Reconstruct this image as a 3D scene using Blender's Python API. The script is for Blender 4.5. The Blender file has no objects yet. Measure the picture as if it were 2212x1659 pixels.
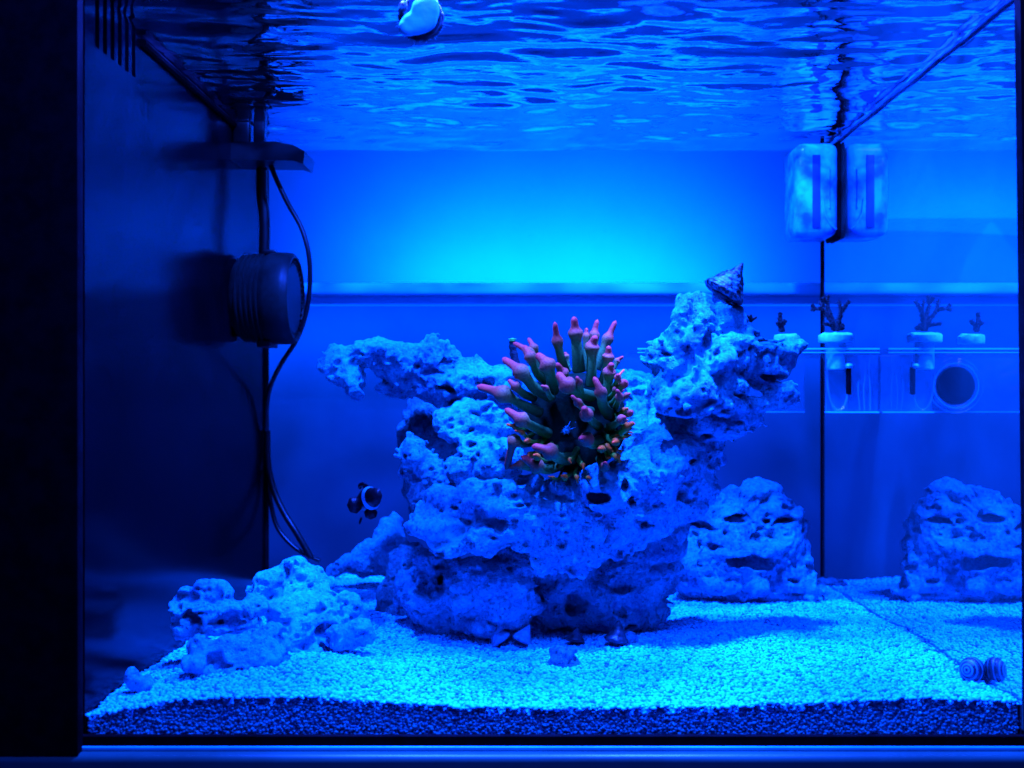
import bpy, math, random
import numpy as np
from mathutils import Vector, Matrix, Quaternion

random.seed(7); RNG = np.random.default_rng(11)
scene = bpy.context.scene
COL = scene.collection

# ------------------------------------------------------------------ camera
D = 0.525                       # camera to front pane
M0 = 0.45 / 2022                # metres per photograph unit on the front pane
CX, CY, Z0 = 1147.0, 840.0, 0.167
TD = 0.36                       # tank depth
def m(y): return M0 * (1 + y / D)
def at(px, py, y): return Vector(((px - CX) * m(y), y, Z0 - (py - CY) * m(y)))
XL, XR = (183 - CX) * M0, (2207 - CX) * M0
ZW = Z0 + 0.1932                # water level

cam_d = bpy.data.cameras.new("camera"); cam = bpy.data.objects.new("camera", cam_d); COL.objects.link(cam)
cam.location = (0, -D, Z0); cam.rotation_euler = (math.radians(90), 0, 0)
cam_d.sensor_width = 36; cam_d.lens = 36 * (D / M0) / 2212
cam_d.shift_x = -41 / 2212; cam_d.shift_y = 10.5 / 2212
cam_d.clip_start = 0.01; cam_d.clip_end = 20
cam_d.dof.use_dof = True; cam_d.dof.focus_distance = 0.64; cam_d.dof.aperture_fstop = 10
scene.camera = cam

# ------------------------------------------------------------------ world, lamps, exposure
w = bpy.data.worlds.new("World"); scene.world = w; w.use_nodes = True
w.node_tree.nodes["Background"].inputs[0].default_value = (0.0, 0.006, 0.14, 1)
w.node_tree.nodes["Background"].inputs[1].default_value = 1.0
scene.view_settings.view_transform = 'Standard'; scene.view_settings.look = 'None'
scene.view_settings.exposure = 0; scene.view_settings.gamma = 1
cy = scene.cycles
cy.use_denoising = True; cy.max_bounces = 10; cy.transparent_max_bounces = 16
cy.glossy_bounces = 6; cy.caustics_reflective = False; cy.sample_clamp_indirect = 6

REEF = (0.035, 0.062, 1.0)
def area(name, loc, size, power, aim, color=REEF, size_y=None, spread=None):
    l = bpy.data.lights.new(name, 'AREA'); l.energy = power; l.color = color
    l.shape = 'RECTANGLE'; l.size = size; l.size_y = size_y or size
    if spread: l.spread = math.radians(spread)
    o = bpy.data.objects.new(name, l); COL.objects.link(o); o.location = loc
    o.rotation_euler = (Vector(aim) - Vector(loc)).to_track_quat('-Z', 'Y').to_euler()
    return o
# left and right reef LED heads of the fixture hanging over the tank
area("led_lamp_left", (-0.10, 0.035, ZW + 0.17), 0.022, 26, (-0.03, 0.09, 0), spread=130)
area("led_lamp_right", (0.11, 0.07, ZW + 0.17), 0.022, 23, (0.10, 0.09, 0), spread=130)
area("front_fill", (0.02, -0.15, ZW + 0.15), 0.2, 7.5, (0.02, 0.06, 0))  # added fill, stands in for light mirrored inward by the front pane
# glow on the room wall: lamp lying on the sill, and an added unseen fill under it
SY = 0.42; WY = 0.546
area("sill_lamp", (at(1195, 600, 0.46).x, 0.452, at(0, 610, SY).z + 0.001), .30, 23.0, (at(1195, 600, 0.46).x, WY, at(0, 610, SY).z + 0.008), (0, .09, 1.0), size_y=.012)

# ------------------------------------------------------------------ helpers
def link(o, parent=None):
    COL.objects.link(o)
    if parent is not None: o.parent = parent
    return o
def tag(o, label=None, cat=None, group=None, kind=None):
    if label: o["label"] = label
    if cat: o["category"] = cat
    if group: o["group"] = group
    if kind: o["kind"] = kind
    return o
def mesh_obj(name, verts, faces, mat, parent=None, smooth=True):
    me = bpy.data.meshes.new(name)
    if isinstance(verts, np.ndarray):
        faces = np.asarray(faces, dtype=np.int32)
        k = faces.shape[1]
        me.vertices.add(len(verts)); me.vertices.foreach_set("co", verts.astype(np.float32).ravel())
        me.loops.add(faces.size); me.loops.foreach_set("vertex_index", faces.ravel())
        me.polygons.add(len(faces))
        me.polygons.foreach_set("loop_start", np.arange(0, faces.size, k, dtype=np.int32))
        try: me.polygons.foreach_set("loop_total", np.full(len(faces), k, dtype=np.int32))
        except Exception: pass
        me.update(calc_edges=True); me.validate()
    else:
        me.from_pydata([tuple(v) for v in verts], [], faces); me.update()
    if smooth: me.polygons.foreach_set("use_smooth", [True] * len(me.polygons))
    me.materials.append(mat)
    return link(bpy.data.objects.new(name, me), parent)
def empty(name, loc=(0, 0, 0)):
    o = bpy.data.objects.new(name, None); o.location = loc; o.empty_display_size = .01
    return link(o)
class MB:
    """collects shapes into one mesh"""
    def __init__(s): s.v = []; s.f = []
    def add(s, v, f):
        n = len(s.v); s.v += [Vector(p) for p in v]; s.f += [tuple(i + n for i in q) for q in f]
    def box(s, a, b, bev=0.0):
        (x0, y0, z0), (x1, y1, z1) = a, b
        if bev <= 0:
            s.add([(x, y, z) for x in (x0, x1) for y in (y0, y1) for z in (z0, z1)],
                  [(0, 1, 3, 2), (4, 6, 7, 5), (0, 4, 5, 1), (2, 3, 7, 6), (0, 2, 6, 4), (1, 5, 7, 3)])
        else:
            import bmesh
            bm = bmesh.new(); bmesh.ops.create_cube(bm, size=1)
            for v in bm.verts:
                v.co = Vector(((x0 + x1) / 2 + v.co.x * (x1 - x0), (y0 + y1) / 2 + v.co.y * (y1 - y0), (z0 + z1) / 2 + v.co.z * (z1 - z0)))
            bmesh.ops.bevel(bm, geom=bm.edges[:], offset=bev, segments=4, profile=.5, affect='EDGES')
            bm.verts.ensure_lookup_table(); bm.verts.index_update()
            s.add([v.co.copy() for v in bm.verts], [tuple(v.index for v in f.verts) for f in bm.faces]); bm.free()
    def tube(s, pts, rad, n=12, caps=True, sq=None):
        pts = [Vector(p) for p in pts]; N = len(pts)
        if not hasattr(rad, '__len__'): rad = [rad] * N
        t0 = (pts[1] - pts[0]).normalized(); a = t0.orthogonal().normalized(); rings = []
        base = len(s.v)
        for i in range(N):
            t = (pts[min(i + 1, N - 1)] - pts[max(i - 1, 0)]).normalized()
            a = (a - t * a.dot(t)).normalized(); b = t.cross(a)
            for k in range(n):
                an = 2 * math.pi * k / n
                s.v.append(pts[i] + (a * math.cos(an) + b * math.sin(an) * (sq or 1)) * rad[i])
        for i in range(N - 1):
            for k in range(n):
                s.f.append((base + i * n + k, base + i * n + (k + 1) % n, base + (i + 1) * n + (k + 1) % n, base + (i + 1) * n + k))
        if caps:
            s.f.append(tuple(base + k for k in reversed(range(n)))); s.f.append(tuple(base + (N - 1) * n + k for k in range(n)))
    def lathe(s, prof, origin, axis, n=32):
        """prof = [(radius, height along axis)]"""
        ax = Vector(axis).normalized(); a = ax.orthogonal().normalized(); b = ax.cross(a); o = Vector(origin); base = len(s.v)
        for r, h in prof:
            for k in range(n):
                an = 2 * math.pi * k / n
                s.v.append(o + ax * h + (a * math.cos(an) + b * math.sin(an)) * max(r, 1e-6))
        for i in range(len(prof) - 1):
            for k in range(n):
                s.f.append((base + i * n + k, base + i * n + (k + 1) % n, base + (i + 1) * n + (k + 1) % n, base + (i + 1) * n + k))
    def build(s, name, mat, parent=None, smooth=True):
        o = mesh_obj(name, s.v, s.f, mat, parent, smooth)
        if smooth:
            try: o.data.set_sharp_from_angle(angle=math.radians(40))
            except Exception: pass
        return o
def curve(pts, n=40):
    """Catmull-Rom through pts"""
    P = [Vector(p) for p in pts]; P = [P[0] * 2 - P[1]] + P + [P[-1] * 2 - P[-2]]
    out = []; segs = len(P) - 3
    for i in range(n + 1):
        u = i / n * segs; k = min(int(u), segs - 1); t = u - k
        a, b, c, d = P[k:k + 4]
        out.append(0.5 * ((2 * b) + (c - a) * t + (2 * a - 5 * b + 4 * c - d) * t * t + (3 * b - a - 3 * c + d) * t ** 3))
    return out

# ------------------------------------------------------------------ materials
def newmat(name):
    mt = bpy.data.materials.new(name); mt.use_nodes = True; nt = mt.node_tree
    for n in list(nt.nodes): nt.nodes.remove(n)
    out = nt.nodes.new("ShaderNodeOutputMaterial")
    return mt, nt, out
def N(nt, typ, **kw):
    n = nt.nodes.new(typ)
    for k, v in kw.items():
        if k in n.inputs.keys(): n.inputs[k].default_value = v
        else: setattr(n, k, v)
    return n
def pmat(name, c1, c2=None, scale=200, rough=.6, spec=.25, bump=0, bscale=None, dist=.001, detail=6, lo=.35, hi=.65):
    mt, nt, out = newmat(name)
    p = N(nt, "ShaderNodeBsdfPrincipled"); p.inputs["Roughness"].default_value = rough
    p.inputs["Specular IOR Level"].default_value = spec; p.inputs["Specular Tint"].default_value = (.15, .9, 1, 1)
    p.inputs["Base Color"].default_value = (*c1, 1)
    geo = N(nt, "ShaderNodeNewGeometry")
    if c2:
        nz = N(nt, "ShaderNodeTexNoise", Scale=scale, Detail=detail); nt.links.new(geo.outputs["Position"], nz.inputs["Vector"])
        r = N(nt, "ShaderNodeValToRGB"); r.color_ramp.elements[0].position = lo; r.color_ramp.elements[1].position = hi
        r.color_ramp.elements[0].color = (*c1, 1); r.color_ramp.elements[1].color = (*c2, 1)
        nt.links.new(nz.outputs["Fac"], r.inputs[0]); nt.links.new(r.outputs[0], p.inputs["Base Color"])
    if bump:
        nz = N(nt, "ShaderNodeTexNoise", Scale=bscale or scale * 2, Detail=5); nt.links.new(geo.outputs["Position"], nz.inputs["Vector"])
        b = N(nt, "ShaderNodeBump", Strength=bump, Distance=dist)
        nt.links.new(nz.outputs["Fac"], b.inputs["Height"]); nt.links.new(b.outputs[0], p.inputs["Normal"])
    nt.links.new(p.outputs[0], out.inputs["Surface"])
    return mt

def rock_material(name, tone=1.0, dark=.30):
    mt, nt, out = newmat(name); L = nt.links.new
    p = N(nt, "ShaderNodeBsdfPrincipled"); p.inputs["Specular Tint"].default_value = (.1, .9, 1, 1); p.inputs["Roughness"].default_value = .5; p.inputs["Specular IOR Level"].default_value = .3
    geo = N(nt, "ShaderNodeNewGeometry")
    n1 = N(nt, "ShaderNodeTexNoise", Scale=55.0, Detail=8.0, Roughness=.65); L(geo.outputs["Position"], n1.inputs["Vector"])
    n2 = N(nt, "ShaderNodeTexNoise", Scale=420.0, Detail=6.0, Roughness=.7); L(geo.outputs["Position"], n2.inputs["Vector"])
    a = N(nt, "ShaderNodeMath", operation='ADD'); L(n1.outputs["Fac"], a.inputs[0]); L(n2.outputs["Fac"], a.inputs[1])
    r = N(nt, "ShaderNodeValToRGB"); e = r.color_ramp.elements
    e[0].position = .38; e[1].position = .56
    e[0].color = (.004, dark * .5 * tone, dark * tone * .9, 1); e[1].color = (.005, .66 * tone, .70 * tone, 1)
    h = N(nt, "ShaderNodeMath", operation='MULTIPLY'); h.inputs[1].default_value = .5; L(a.outputs[0], h.inputs[0]); L(h.outputs[0], r.inputs[0])
    # tiny dark pits
    v = N(nt, "ShaderNodeTexVoronoi", Scale=330.0); L(geo.outputs["Position"], v.inputs["Vector"])
    vr = N(nt, "ShaderNodeValToRGB"); vr.color_ramp.elements[0].position = .12; vr.color_ramp.elements[1].position = .3
    L(v.outputs["Distance"], vr.inputs[0])
    mx = N(nt, "ShaderNodeMix", data_type='RGBA', blend_type='MULTIPLY'); mx.inputs[0].default_value = .30
    L(r.outputs[0], mx.inputs[6]); L(vr.outputs[0], mx.inputs[7]); L(mx.outputs[2], p.inputs["Base Color"])
    n3 = N(nt, "ShaderNodeTexNoise", Scale=650.0, Detail=7.0, Roughness=.75); L(geo.outputs["Position"], n3.inputs["Vector"])
    b1 = N(nt, "ShaderNodeBump", Strength=1.0, Distance=.0035); L(n3.outputs["Fac"], b1.inputs["Height"])
    b2 = N(nt, "ShaderNodeBump", Strength=.8, Distance=.0016); L(vr.outputs[0], b2.inputs["Height"]); L(b1.outputs[0], b2.inputs["Normal"])
    L(b2.outputs[0], p.inputs["Normal"]); L(p.outputs[0], out.inputs["Surface"])
    return mt

def reflector(name, wavy=False, film=0.0, refl=.92, tint=(.9, .93, .97)):
    """clear water / pane seen from inside: clear at steep angles, a mirror past the critical angle"""
    mt, nt, out = newmat(name); L = nt.links.new
    geo = N(nt, "ShaderNodeNewGeometry")
    dot = N(nt, "ShaderNodeVectorMath", operation='DOT_PRODUCT'); L(geo.outputs["Normal"], dot.inputs[0]); L(geo.outputs["Incoming"], dot.inputs[1])
    ab = N(nt, "ShaderNodeMath", operation='ABSOLUTE'); L(dot.outputs["Value"], ab.inputs[0])
    mr = N(nt, "ShaderNodeMapRange"); mr.inputs["From Min"].default_value = .42; mr.inputs["From Max"].default_value = .52
    mr.inputs["To Min"].default_value = 1; mr.inputs["To Max"].default_value = .04; L(ab.outputs[0], mr.inputs["Value"])
    tr = N(nt, "ShaderNodeBsdfTransparent"); gl = N(nt, "ShaderNodeBsdfGlossy", Roughness=.05 if wavy else .0); gl.inputs["Color"].default_value = (*[refl * t for t in tint], 1)
    if wavy:
        mp = N(nt, "ShaderNodeMapping"); mp.inputs["Scale"].default_value = (1, 1.0, 1); L(geo.outputs["Position"], mp.inputs["Vector"])
        n1 = N(nt, "ShaderNodeTexNoise", Scale=95.0, Detail=3.0, Roughness=.5, Distortion=.6); L(mp.outputs[0], n1.inputs["Vector"])
        b = N(nt, "ShaderNodeBump", Strength=.25, Distance=.0008); L(n1.outputs["Fac"], b.inputs["Height"]); L(b.outputs[0], gl.inputs["Normal"])
        # caustic light blotches painted as noise into the water's transmission colour
        n2 = N(nt, "ShaderNodeTexNoise", Scale=19.0, Detail=4.0, Distortion=2.0); L(geo.outputs["Position"], n2.inputs["Vector"])
        r = N(nt, "ShaderNodeValToRGB"); r.color_ramp.elements[0].position = .38; r.color_ramp.elements[1].position = .62
        r.color_ramp.elements[0].color = (.16, .16, .16, 1); r.color_ramp.elements[1].color = (1, 1, 1, 1)
        L(n2.outputs["Fac"], r.inputs[0]); L(r.outputs[0], tr.inputs["Color"])
    mix = N(nt, "ShaderNodeMixShader"); L(mr.outputs[0], mix.inputs[0]); L(tr.outputs[0], mix.inputs[1]); L(gl.outputs[0], mix.inputs[2])
    last = mix
    if film:
        df = N(nt, "ShaderNodeBsdfTranslucent"); df.inputs["Color"].default_value = (.02, .6, .6, 1)
        d2 = N(nt, "ShaderNodeBsdfDiffuse"); d2.inputs["Color"].default_value = (.02, .6, .6, 1)
        ad = N(nt, "ShaderNodeMixShader"); L(df.outputs[0], ad.inputs[1]); L(d2.outputs[0], ad.inputs[2])
        nz = N(nt, "ShaderNodeTexNoise", Scale=18.0, Detail=6.0); L(geo.outputs["Position"], nz.inputs["Vector"])
        fm = N(nt, "ShaderNodeMath", operation='MULTIPLY'); fm.inputs[1].default_value = film * 2; L(nz.outputs["Fac"], fm.inputs[0])
        m2 = N(nt, "ShaderNodeMixShader"); L(fm.outputs[0], m2.inputs[0]); L(mix.outputs[0], m2.inputs[1]); L(ad.outputs[0], m2.inputs[2]); last = m2
    L(last.outputs[0], out.inputs["Surface"])
    return mt

def clear_mat(name="clear_glass"):
    mt, nt, out = newmat(name); t = N(nt, "ShaderNodeBsdfTransparent"); nt.links.new(t.outputs[0], out.inputs["Surface"]); return mt
def acrylic(name, body=.10, gloss=.16):
    mt, nt, out = newmat(name); L = nt.links.new
    t = N(nt, "ShaderNodeBsdfTransparent"); t.inputs["Color"].default_value = (.85, .93, .97, 1)
    g = N(nt, "ShaderNodeBsdfGlossy", Roughness=.04); d = N(nt, "ShaderNodeBsdfDiffuse"); d.inputs["Color"].default_value = (.03, .7, .8, 1)
    m1 = N(nt, "ShaderNodeMixShader"); m1.inputs[0].default_value = body; L(t.outputs[0], m1.inputs[1]); L(d.outputs[0], m1.inputs[2])
    lw = N(nt, "ShaderNodeLayerWeight", Blend=.25); ad = N(nt, "ShaderNodeMath", operation='ADD'); ad.inputs[1].default_value = gloss * .3; ad.use_clamp = True
    L(lw.outputs["Fresnel"], ad.inputs[0])
    ml = N(nt, "ShaderNodeMath", operation='MULTIPLY'); ml.inputs[1].default_value = .6; L(ad.outputs[0], ml.inputs[0])
    m2 = N(nt, "ShaderNodeMixShader"); L(ml.outputs[0], m2.inputs[0]); L(m1.outputs[0], m2.inputs[1]); L(g.outputs[0], m2.inputs[2])
    L(m2.outputs[0], out.inputs["Surface"]); return mt

M = {}
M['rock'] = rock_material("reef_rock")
M['rock2'] = rock_material("reef_rock_pale_lit", 1.32, .45)  # brighter copy: strong light on the left pile put into the colour
M['rock3b'] = rock_material("reef_rock_shaded", .8, .3)  # darker copy: shade on the right base rock put into its colour
M['rock3'] = rock_material("reef_rock_dark_shade", .5, .25)  # darkest copy: shade put into the colour; also naturally dark lumps
M['black'] = pmat("black_plastic", (.0005, .0015, .0012), (.001, .002, .002), 300, rough=.35, spec=.4, bump=.05)
M['blackmatte'] = pmat("black_silicone", (.001, .002, .003), (.002, .004, .006), 120, rough=.7, spec=.02)
M['panel'] = pmat("black_acrylic_panel", (.0003, .001, .0016), (.0004, .0014, .0028), 14, rough=.19, spec=.03, bump=.02, bscale=60)
M['pump'] = pmat("pump_plastic", (.001, .006, .005), (.001, .009, .008), 260, rough=.45, spec=.15, bump=.06)
M['pumpface'] = pmat("pump_grille_plastic", (.001, .014, .016), (.001, .02, .022), 320, rough=.5, spec=.15)
M['cable'] = pmat("cable_rubber", (.001, .004, .004), (.001, .005, .006), 400, rough=.45, spec=.3)
M['wall'] = pmat("painted_wall", (.01, .115, .19), (.01, .13, .21), 9, rough=.9, spec=.05, bump=.05, bscale=300)
M['sill'] = pmat("painted_sill", (.01, .80, .9), (.01, .85, .93), 25, rough=.6, spec=.1)
M['low'] = pmat("wall_shade_paint", (.005, .06, .085), (.005, .075, .10), 16, rough=.9, spec=.05)  # wall colour darkened for the dimmer light below the sill
M['cover_lip'] = pmat("cover_lip_paint", (.01, .7, .85), (.01, .75, .9), 25, rough=.8, spec=.05)
M['cabinet'] = pmat("cabinet_paint", (.003, .07, .06), (.003, .08, .07), 60, rough=.35, spec=.35, bump=.03, bscale=500)
M['edge'] = pmat("cut_edge_glint", (.01, .6, .75), (.01, .8, .9), 40, rough=.3, spec=.5)  # pale cut edges, with glints of clear parts put into the colour
M['plug'] = pmat("ceramic_plug", (.02, .65, .62), (.03, .92, .9), 260, rough=.8, spec=.1, bump=.5, bscale=700, dist=.0006)
M['coral'] = pmat("stony_coral", (.003, .010, .010), (.006, .03, .03), 500, rough=.7, spec=.15, bump=1.0, bscale=1100, dist=.001)
M['polyp'] = pmat("coral_polyp_green", (.02, .85, .05), (.05, .5, .08), 700, rough=.6)
M['shell'] = pmat("speckled_shell", (.001, .004, .005), (.006, .16, .2), 420, rough=.45, spec=.35, bump=.6, bscale=500, dist=.0008, lo=.45, hi=.62)
M['shell_pale'] = pmat("pale_shell", (.01, .2, .3), (.01, .5, .6), 380, rough=.6, spec=.2, bump=.5, bscale=700, dist=.0006)
M['shell_dark'] = pmat("dark_shell", (.002, .01, .015), (.005, .06, .08), 380, rough=.4, spec=.4, bump=.6, bscale=500, dist=.0008)
M['foot'] = pmat("snail_foot", (.02, .50, .60), (.02, .65, .75), 160, rough=.35, spec=.4, bump=.25, bscale=400)
M['hose'] = pmat("white_housing_caustic", (.01, .22, .7), (.01, .95, .98), 75, rough=.25, spec=.5, bump=.1, bscale=90, dist=.002)  # mottling paints caustic highlights into the housing colour
M['hose2'] = pmat("clear_housing_shade", (.005, .06, .2), (.01, .10, .3), 60, rough=.3, spec=.5)
M['fish'] = pmat("black_scales", (.002, .003, .005), (.003, .006, .009), 500, rough=.35, spec=.15)
M['fishwhite'] = pmat("white_scales", (.02, .35, .45), (.02, .45, .55), 500, rough=.5, spec=.2)
M['acrylic'] = acrylic("clear_acrylic")
M['acrylic_thick'] = acrylic("clear_acrylic_cup", .2, .5)
M['clear'] = clear_mat()

def sand_material():
    mt, nt, out = newmat("coral_sand"); L = nt.links.new
    p = N(nt, "ShaderNodeBsdfPrincipled"); p.inputs["Specular Tint"].default_value = (.1, .9, 1, 1); p.inputs["Roughness"].default_value = .6; p.inputs["Specular IOR Level"].default_value = .25
    at_ = N(nt, "ShaderNodeAttribute", attribute_name="tone")
    r = N(nt, "ShaderNodeValToRGB"); e = r.color_ramp.elements
    e[0].color = (.003, .16, .30, 1); e[1].color = (.004, .95, .98, 1); e[0].position = 0; e[1].position = 1
    e2 = e.new(.35); e2.color = (.004, .60, .80, 1)
    L(at_.outputs["Fac"], r.inputs[0]); L(r.outputs[0], p.inputs["Base Color"])
    L(p.outputs[0], out.inputs["Surface"]); return mt
M['sand'] = sand_material()

def anem_material(name="anemone_skin", warm=False):
    mt, nt, out = newmat(name); L = nt.links.new
    p = N(nt, "ShaderNodeBsdfPrincipled"); p.inputs["Roughness"].default_value = .5; p.inputs["Specular IOR Level"].default_value = .12
    a = N(nt, "ShaderNodeAttribute", attribute_name="along")
    r = N(nt, "ShaderNodeValToRGB"); e = r.color_ramp.elements
    e[0].position = 0; e[0].color = (.006, .06, .010, 1)
    e[1].position = 1; e[1].color = (.52, .060, .042, 1)
    for pos, c in ((.3, (.015, .15, .028)), (.50, (.04, .25, .045)), (.60, (.14, .22, .055)), (.70, (.33, .090, .036)), (.86, (.46, .074, .036))):
        q = e.new(pos); q.color = (*c, 1)
    if warm:
        for q in r.color_ramp.elements:
            c_ = q.color; k_ = max(0, min(1, (q.position - .45) / .3)); q.color = (min(.95, c_[0] * (1 + .8 * k_)), c_[1] * (1.2 + .5 * k_), c_[2] * (.55 - .25 * k_), 1)
    L(a.outputs["Fac"], r.inputs[0])
    geo = N(nt, "ShaderNodeNewGeometry")
    nz = N(nt, "ShaderNodeTexNoise", Scale=900.0, Detail=3.0); L(geo.outputs["Position"], nz.inputs["Vector"])
    r2 = N(nt, "ShaderNodeValToRGB"); r2.color_ramp.elements[0].position = .34; r2.color_ramp.elements[1].position = .5; r2.color_ramp.elements[0].color = (.62, .6, .7, 1)
    L(nz.outputs["Fac"], r2.inputs[0])
    mx = N(nt, "ShaderNodeMix", data_type='RGBA', blend_type='MULTIPLY'); mx.inputs[0].default_value = 1; L(r.outputs[0], mx.inputs[6]); L(r2.outputs[0], mx.inputs[7])
    L(mx.outputs[2], p.inputs["Base Color"])
    b = N(nt, "ShaderNodeBump", Strength=.35, Distance=.0004); L(nz.outputs["Fac"], b.inputs["Height"]); L(b.outputs[0], p.inputs["Normal"])
    L(p.outputs[0], out.inputs["Surface"]); return mt
M['anem'] = anem_material(); M['anem_warm'] = anem_material("anemone_skin_orange", True)
M['disc'] = pmat("anemone_disc_skin", (.0005, .008, .003), (.001, .016, .005), 260, rough=.6, spec=.03, bump=.3, bscale=500)
M['mouth'] = pmat("anemone_mouth_skin", (.01, .3, .35), (.01, .5, .6), 260, rough=.6, spec=.2)

# ================================================================== SETTING
zS = at(0, 610, SY).z; zS2 = at(0, 637, SY).z
b = MB(); b.box((-1.6, WY, zS2 - .0004), (1.6, WY + .05, .9)); tag(b.build("room_wall", M['wall'], smooth=False), kind="structure")
b = MB(); b.box((-1.6, WY + .002, -.45), (1.6, WY + .05, zS2 - .0005)); tag(b.build("lower_wall", M['low'], smooth=False), kind="structure")
sill = MB(); sill.box((-1.6, SY, zS2), (1.6, WY - .0005, zS - .0), .004); sb = tag(sill.build("window_sill", M['sill']), kind="structure")
b = MB(); b.box((-1.6, SY + .012, at(0, 657, SY + .012).z), (1.6, SY + .018, zS2 - .0003), .0015); tag(b.build("sill_cover_lip", M['cover_lip']), kind="structure")  # added lip, covers the brightly lit underside of the sill
# added unseen fill light under the sill, brightens the lower wall
area("under_sill_fill", (0.05, WY - .06, zS2 - .014), 1.6, 9.0, (0.05, WY, zS2 - .05), (0, .075, 1.0), size_y=.01)

# tank ------------------------------------------------------------
tank = empty("aquarium", (0, 0, 0)); tag(tank, "glass aquarium holding the sand, rocks and water", "aquarium")
T = .005
b = MB(); b.box((XL - T, -T, -.004), (XR + T, -.0002, ZW + .03)); b.build("front_pane", M['clear'], tank, False)
b = MB(); b.box((XL - T, TD + .0005, -.004), (XR + T, TD + .0055, ZW + .03)); b.build("back_pane", M['clear'], tank, False)
M['rightglass'] = reflector("side_pane_glass", film=.085, refl=.80)
mesh_obj("side_pane", [(XR, 0, 0), (XR, TD, 0), (XR, TD, ZW + .02), (XR, 0, ZW + .02)], [(0, 1, 2, 3)], M['rightglass'], tank, False)
b = MB(); b.box((XL - T, -T, -.0045), (XR + T, TD + T, -.0002)); b.build("bottom_pane", M['blackmatte'], tank, False)
# silicone seams
b = MB(); xs = (1775 - CX) * m(TD); b.box((xs - .0012, TD - .0022, 0), (xs + .0004, TD - .0001, ZW - .001)); b.build("silicone_seam", M['blackmatte'], tank, False)
b = MB(); b.box((XL + .0003, TD - .004, 0), (XL + .0022, TD - .0001, ZW - .001)); b.build("silicone_seam", M['blackmatte'], tank, False)
b = MB(); b.tube([(XR - .0012, .002 + i * (TD - .006) / 30, ZW - .003 + .0004 * math.sin(i * .9)) for i in range(31)], .0013, 8); 
M['meniscus'] = pmat("wet_silicone", (.005, .03, .10), (.008, .16, .3), 90, rough=.15, spec=.6)
b.build("waterline_bead", M['meniscus'], tank)
b = MB(); b.tube([(XL + .0012, .075 + i * (TD - .08) / 20, ZW - .003) for i in range(21)], .0022, 8); b.build("waterline_bead", M['blackmatte'], tank)
# black panel at left with overflow slots -------------------------
pan = empty("overflow_panel", (XL, .18, 0)); tag(pan, "black acrylic panel with slotted overflow along the left side of the tank", "overflow panel")
def pbox(a, b_, name, mat=M['panel']):
    k = MB(); k.box(Vector(a) - pan.location, Vector(b_) - pan.location); return k.build(name, mat, pan, False)
zb = at(0, 160, .0605).z
pbox((XL - .006, .0, -.004), (XL, TD + .003, zb), "panel")
ys = [.0125 + i * .0099 for i in range(6)]
prev = 0.0
for yv in ys:
    pbox((XL - .006, prev, zb), (XL, yv, ZW + .03), "comb_tooth"); prev = yv + .0052
pbox((XL - .006, prev, zb), (XL, TD + .003, ZW + .03), "panel")
pbox((XL - .03, 0, zb - .01), (XL - .025, .09, ZW + .03), "weir_back", M['blackmatte'])
# front trims ------------------------------------------------------
fr = empty("tank_frame", (0, 0, 0)); tag(fr, "black frame around the front of the aquarium", "frame")
xl = at(183, 0, -.004).x; 
b = MB(); b.box((-.42, -.012, -.02), (xl, -.0055, ZW + .06), .0006); b.build("left_post", M['blackmatte'], fr)
p0, p1 = at(2213, 1640, -.0056), at(2187, 0, -.0056)
b = MB(); b.add([(p0.x, -.0056, -.03), (p1.x, -.0056, ZW + .06), (.34, -.0056, ZW + .06), (.34, -.0056, -.03), (p0.x, -.012, -.03), (p1.x, -.012, ZW + .06), (.34, -.012, ZW + .06), (.34, -.012, -.03)],
               [(0, 1, 2, 3), (4, 7, 6, 5), (0, 4, 5, 1), (2, 6, 7, 3), (1, 5, 6, 2), (0, 3, 7, 4)]); b.build("right_post", M['blackmatte'], fr, False)
yb = -.0055
b = MB(); b.box((-.42, yb - .0006, at(0, 1612, yb).z), (.34, yb + .003, at(0, 1590, yb).z)); b.build("bottom_trim", M['blackmatte'], fr, False)
b = MB(); b.box((xl - .03, yb - .0016, at(0, 1623, yb - .0016).z), (.34, yb + .003, at(0, 1613, yb - .0016).z), .0006); b.build("glass_edge", M['edge'], fr)
b = MB(); b.box((-.42, yb - .001, at(0, 1650, yb).z), (.34, yb + .003, at(0, 1622, yb).z)); b.build("shadow_gap_strip", M['blackmatte'], fr, False)  # solid black strip stands in for the shaded gap
zc = at(0, 1632, -.013).z
b = MB(); b.box((-.5, -.013, zc - .3), (.5, TD + .02, zc), .0035)
tag(b.build("cabinet", M['cabinet']), "blue lit cabinet with rounded top edge under the aquarium", "cabinet")

# water surface ----------------------------------------------------
nx, ny = 300, 220
X, Y = np.meshgrid(np.linspace(XL, XR, nx), np.linspace(0, TD, ny))
LAT = RNG.random((64, 64, 64)).astype(np.float32) * 2 - 1
def vnoise(P, freq, seed=0):
    q = P * freq + seed * 17.31 + 1000
    i = np.floor(q).astype(np.int32); f = (q - i).astype(np.float32); f = f * f * (3 - 2 * f)
    i0 = i & 63; i1 = (i + 1) & 63
    x0, y0, z0 = i0[..., 0], i0[..., 1], i0[..., 2]; x1, y1, z1 = i1[..., 0], i1[..., 1], i1[..., 2]
    fx, fy, fz = f[..., 0], f[..., 1], f[..., 2]
    c00 = LAT[x0, y0, z0] * (1 - fx) + LAT[x1, y0, z0] * fx; c10 = LAT[x0, y1, z0] * (1 - fx) + LAT[x1, y1, z0] * fx
    c01 = LAT[x0, y0, z1] * (1 - fx) + LAT[x1, y0, z1] * fx; c11 = LAT[x0, y1, z1] * (1 - fx) + LAT[x1, y1, z1] * fx
    return (c00 * (1 - fy) + c10 * fy) * (1 - fz) + (c01 * (1 - fy) + c11 * fy) * fz
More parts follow.
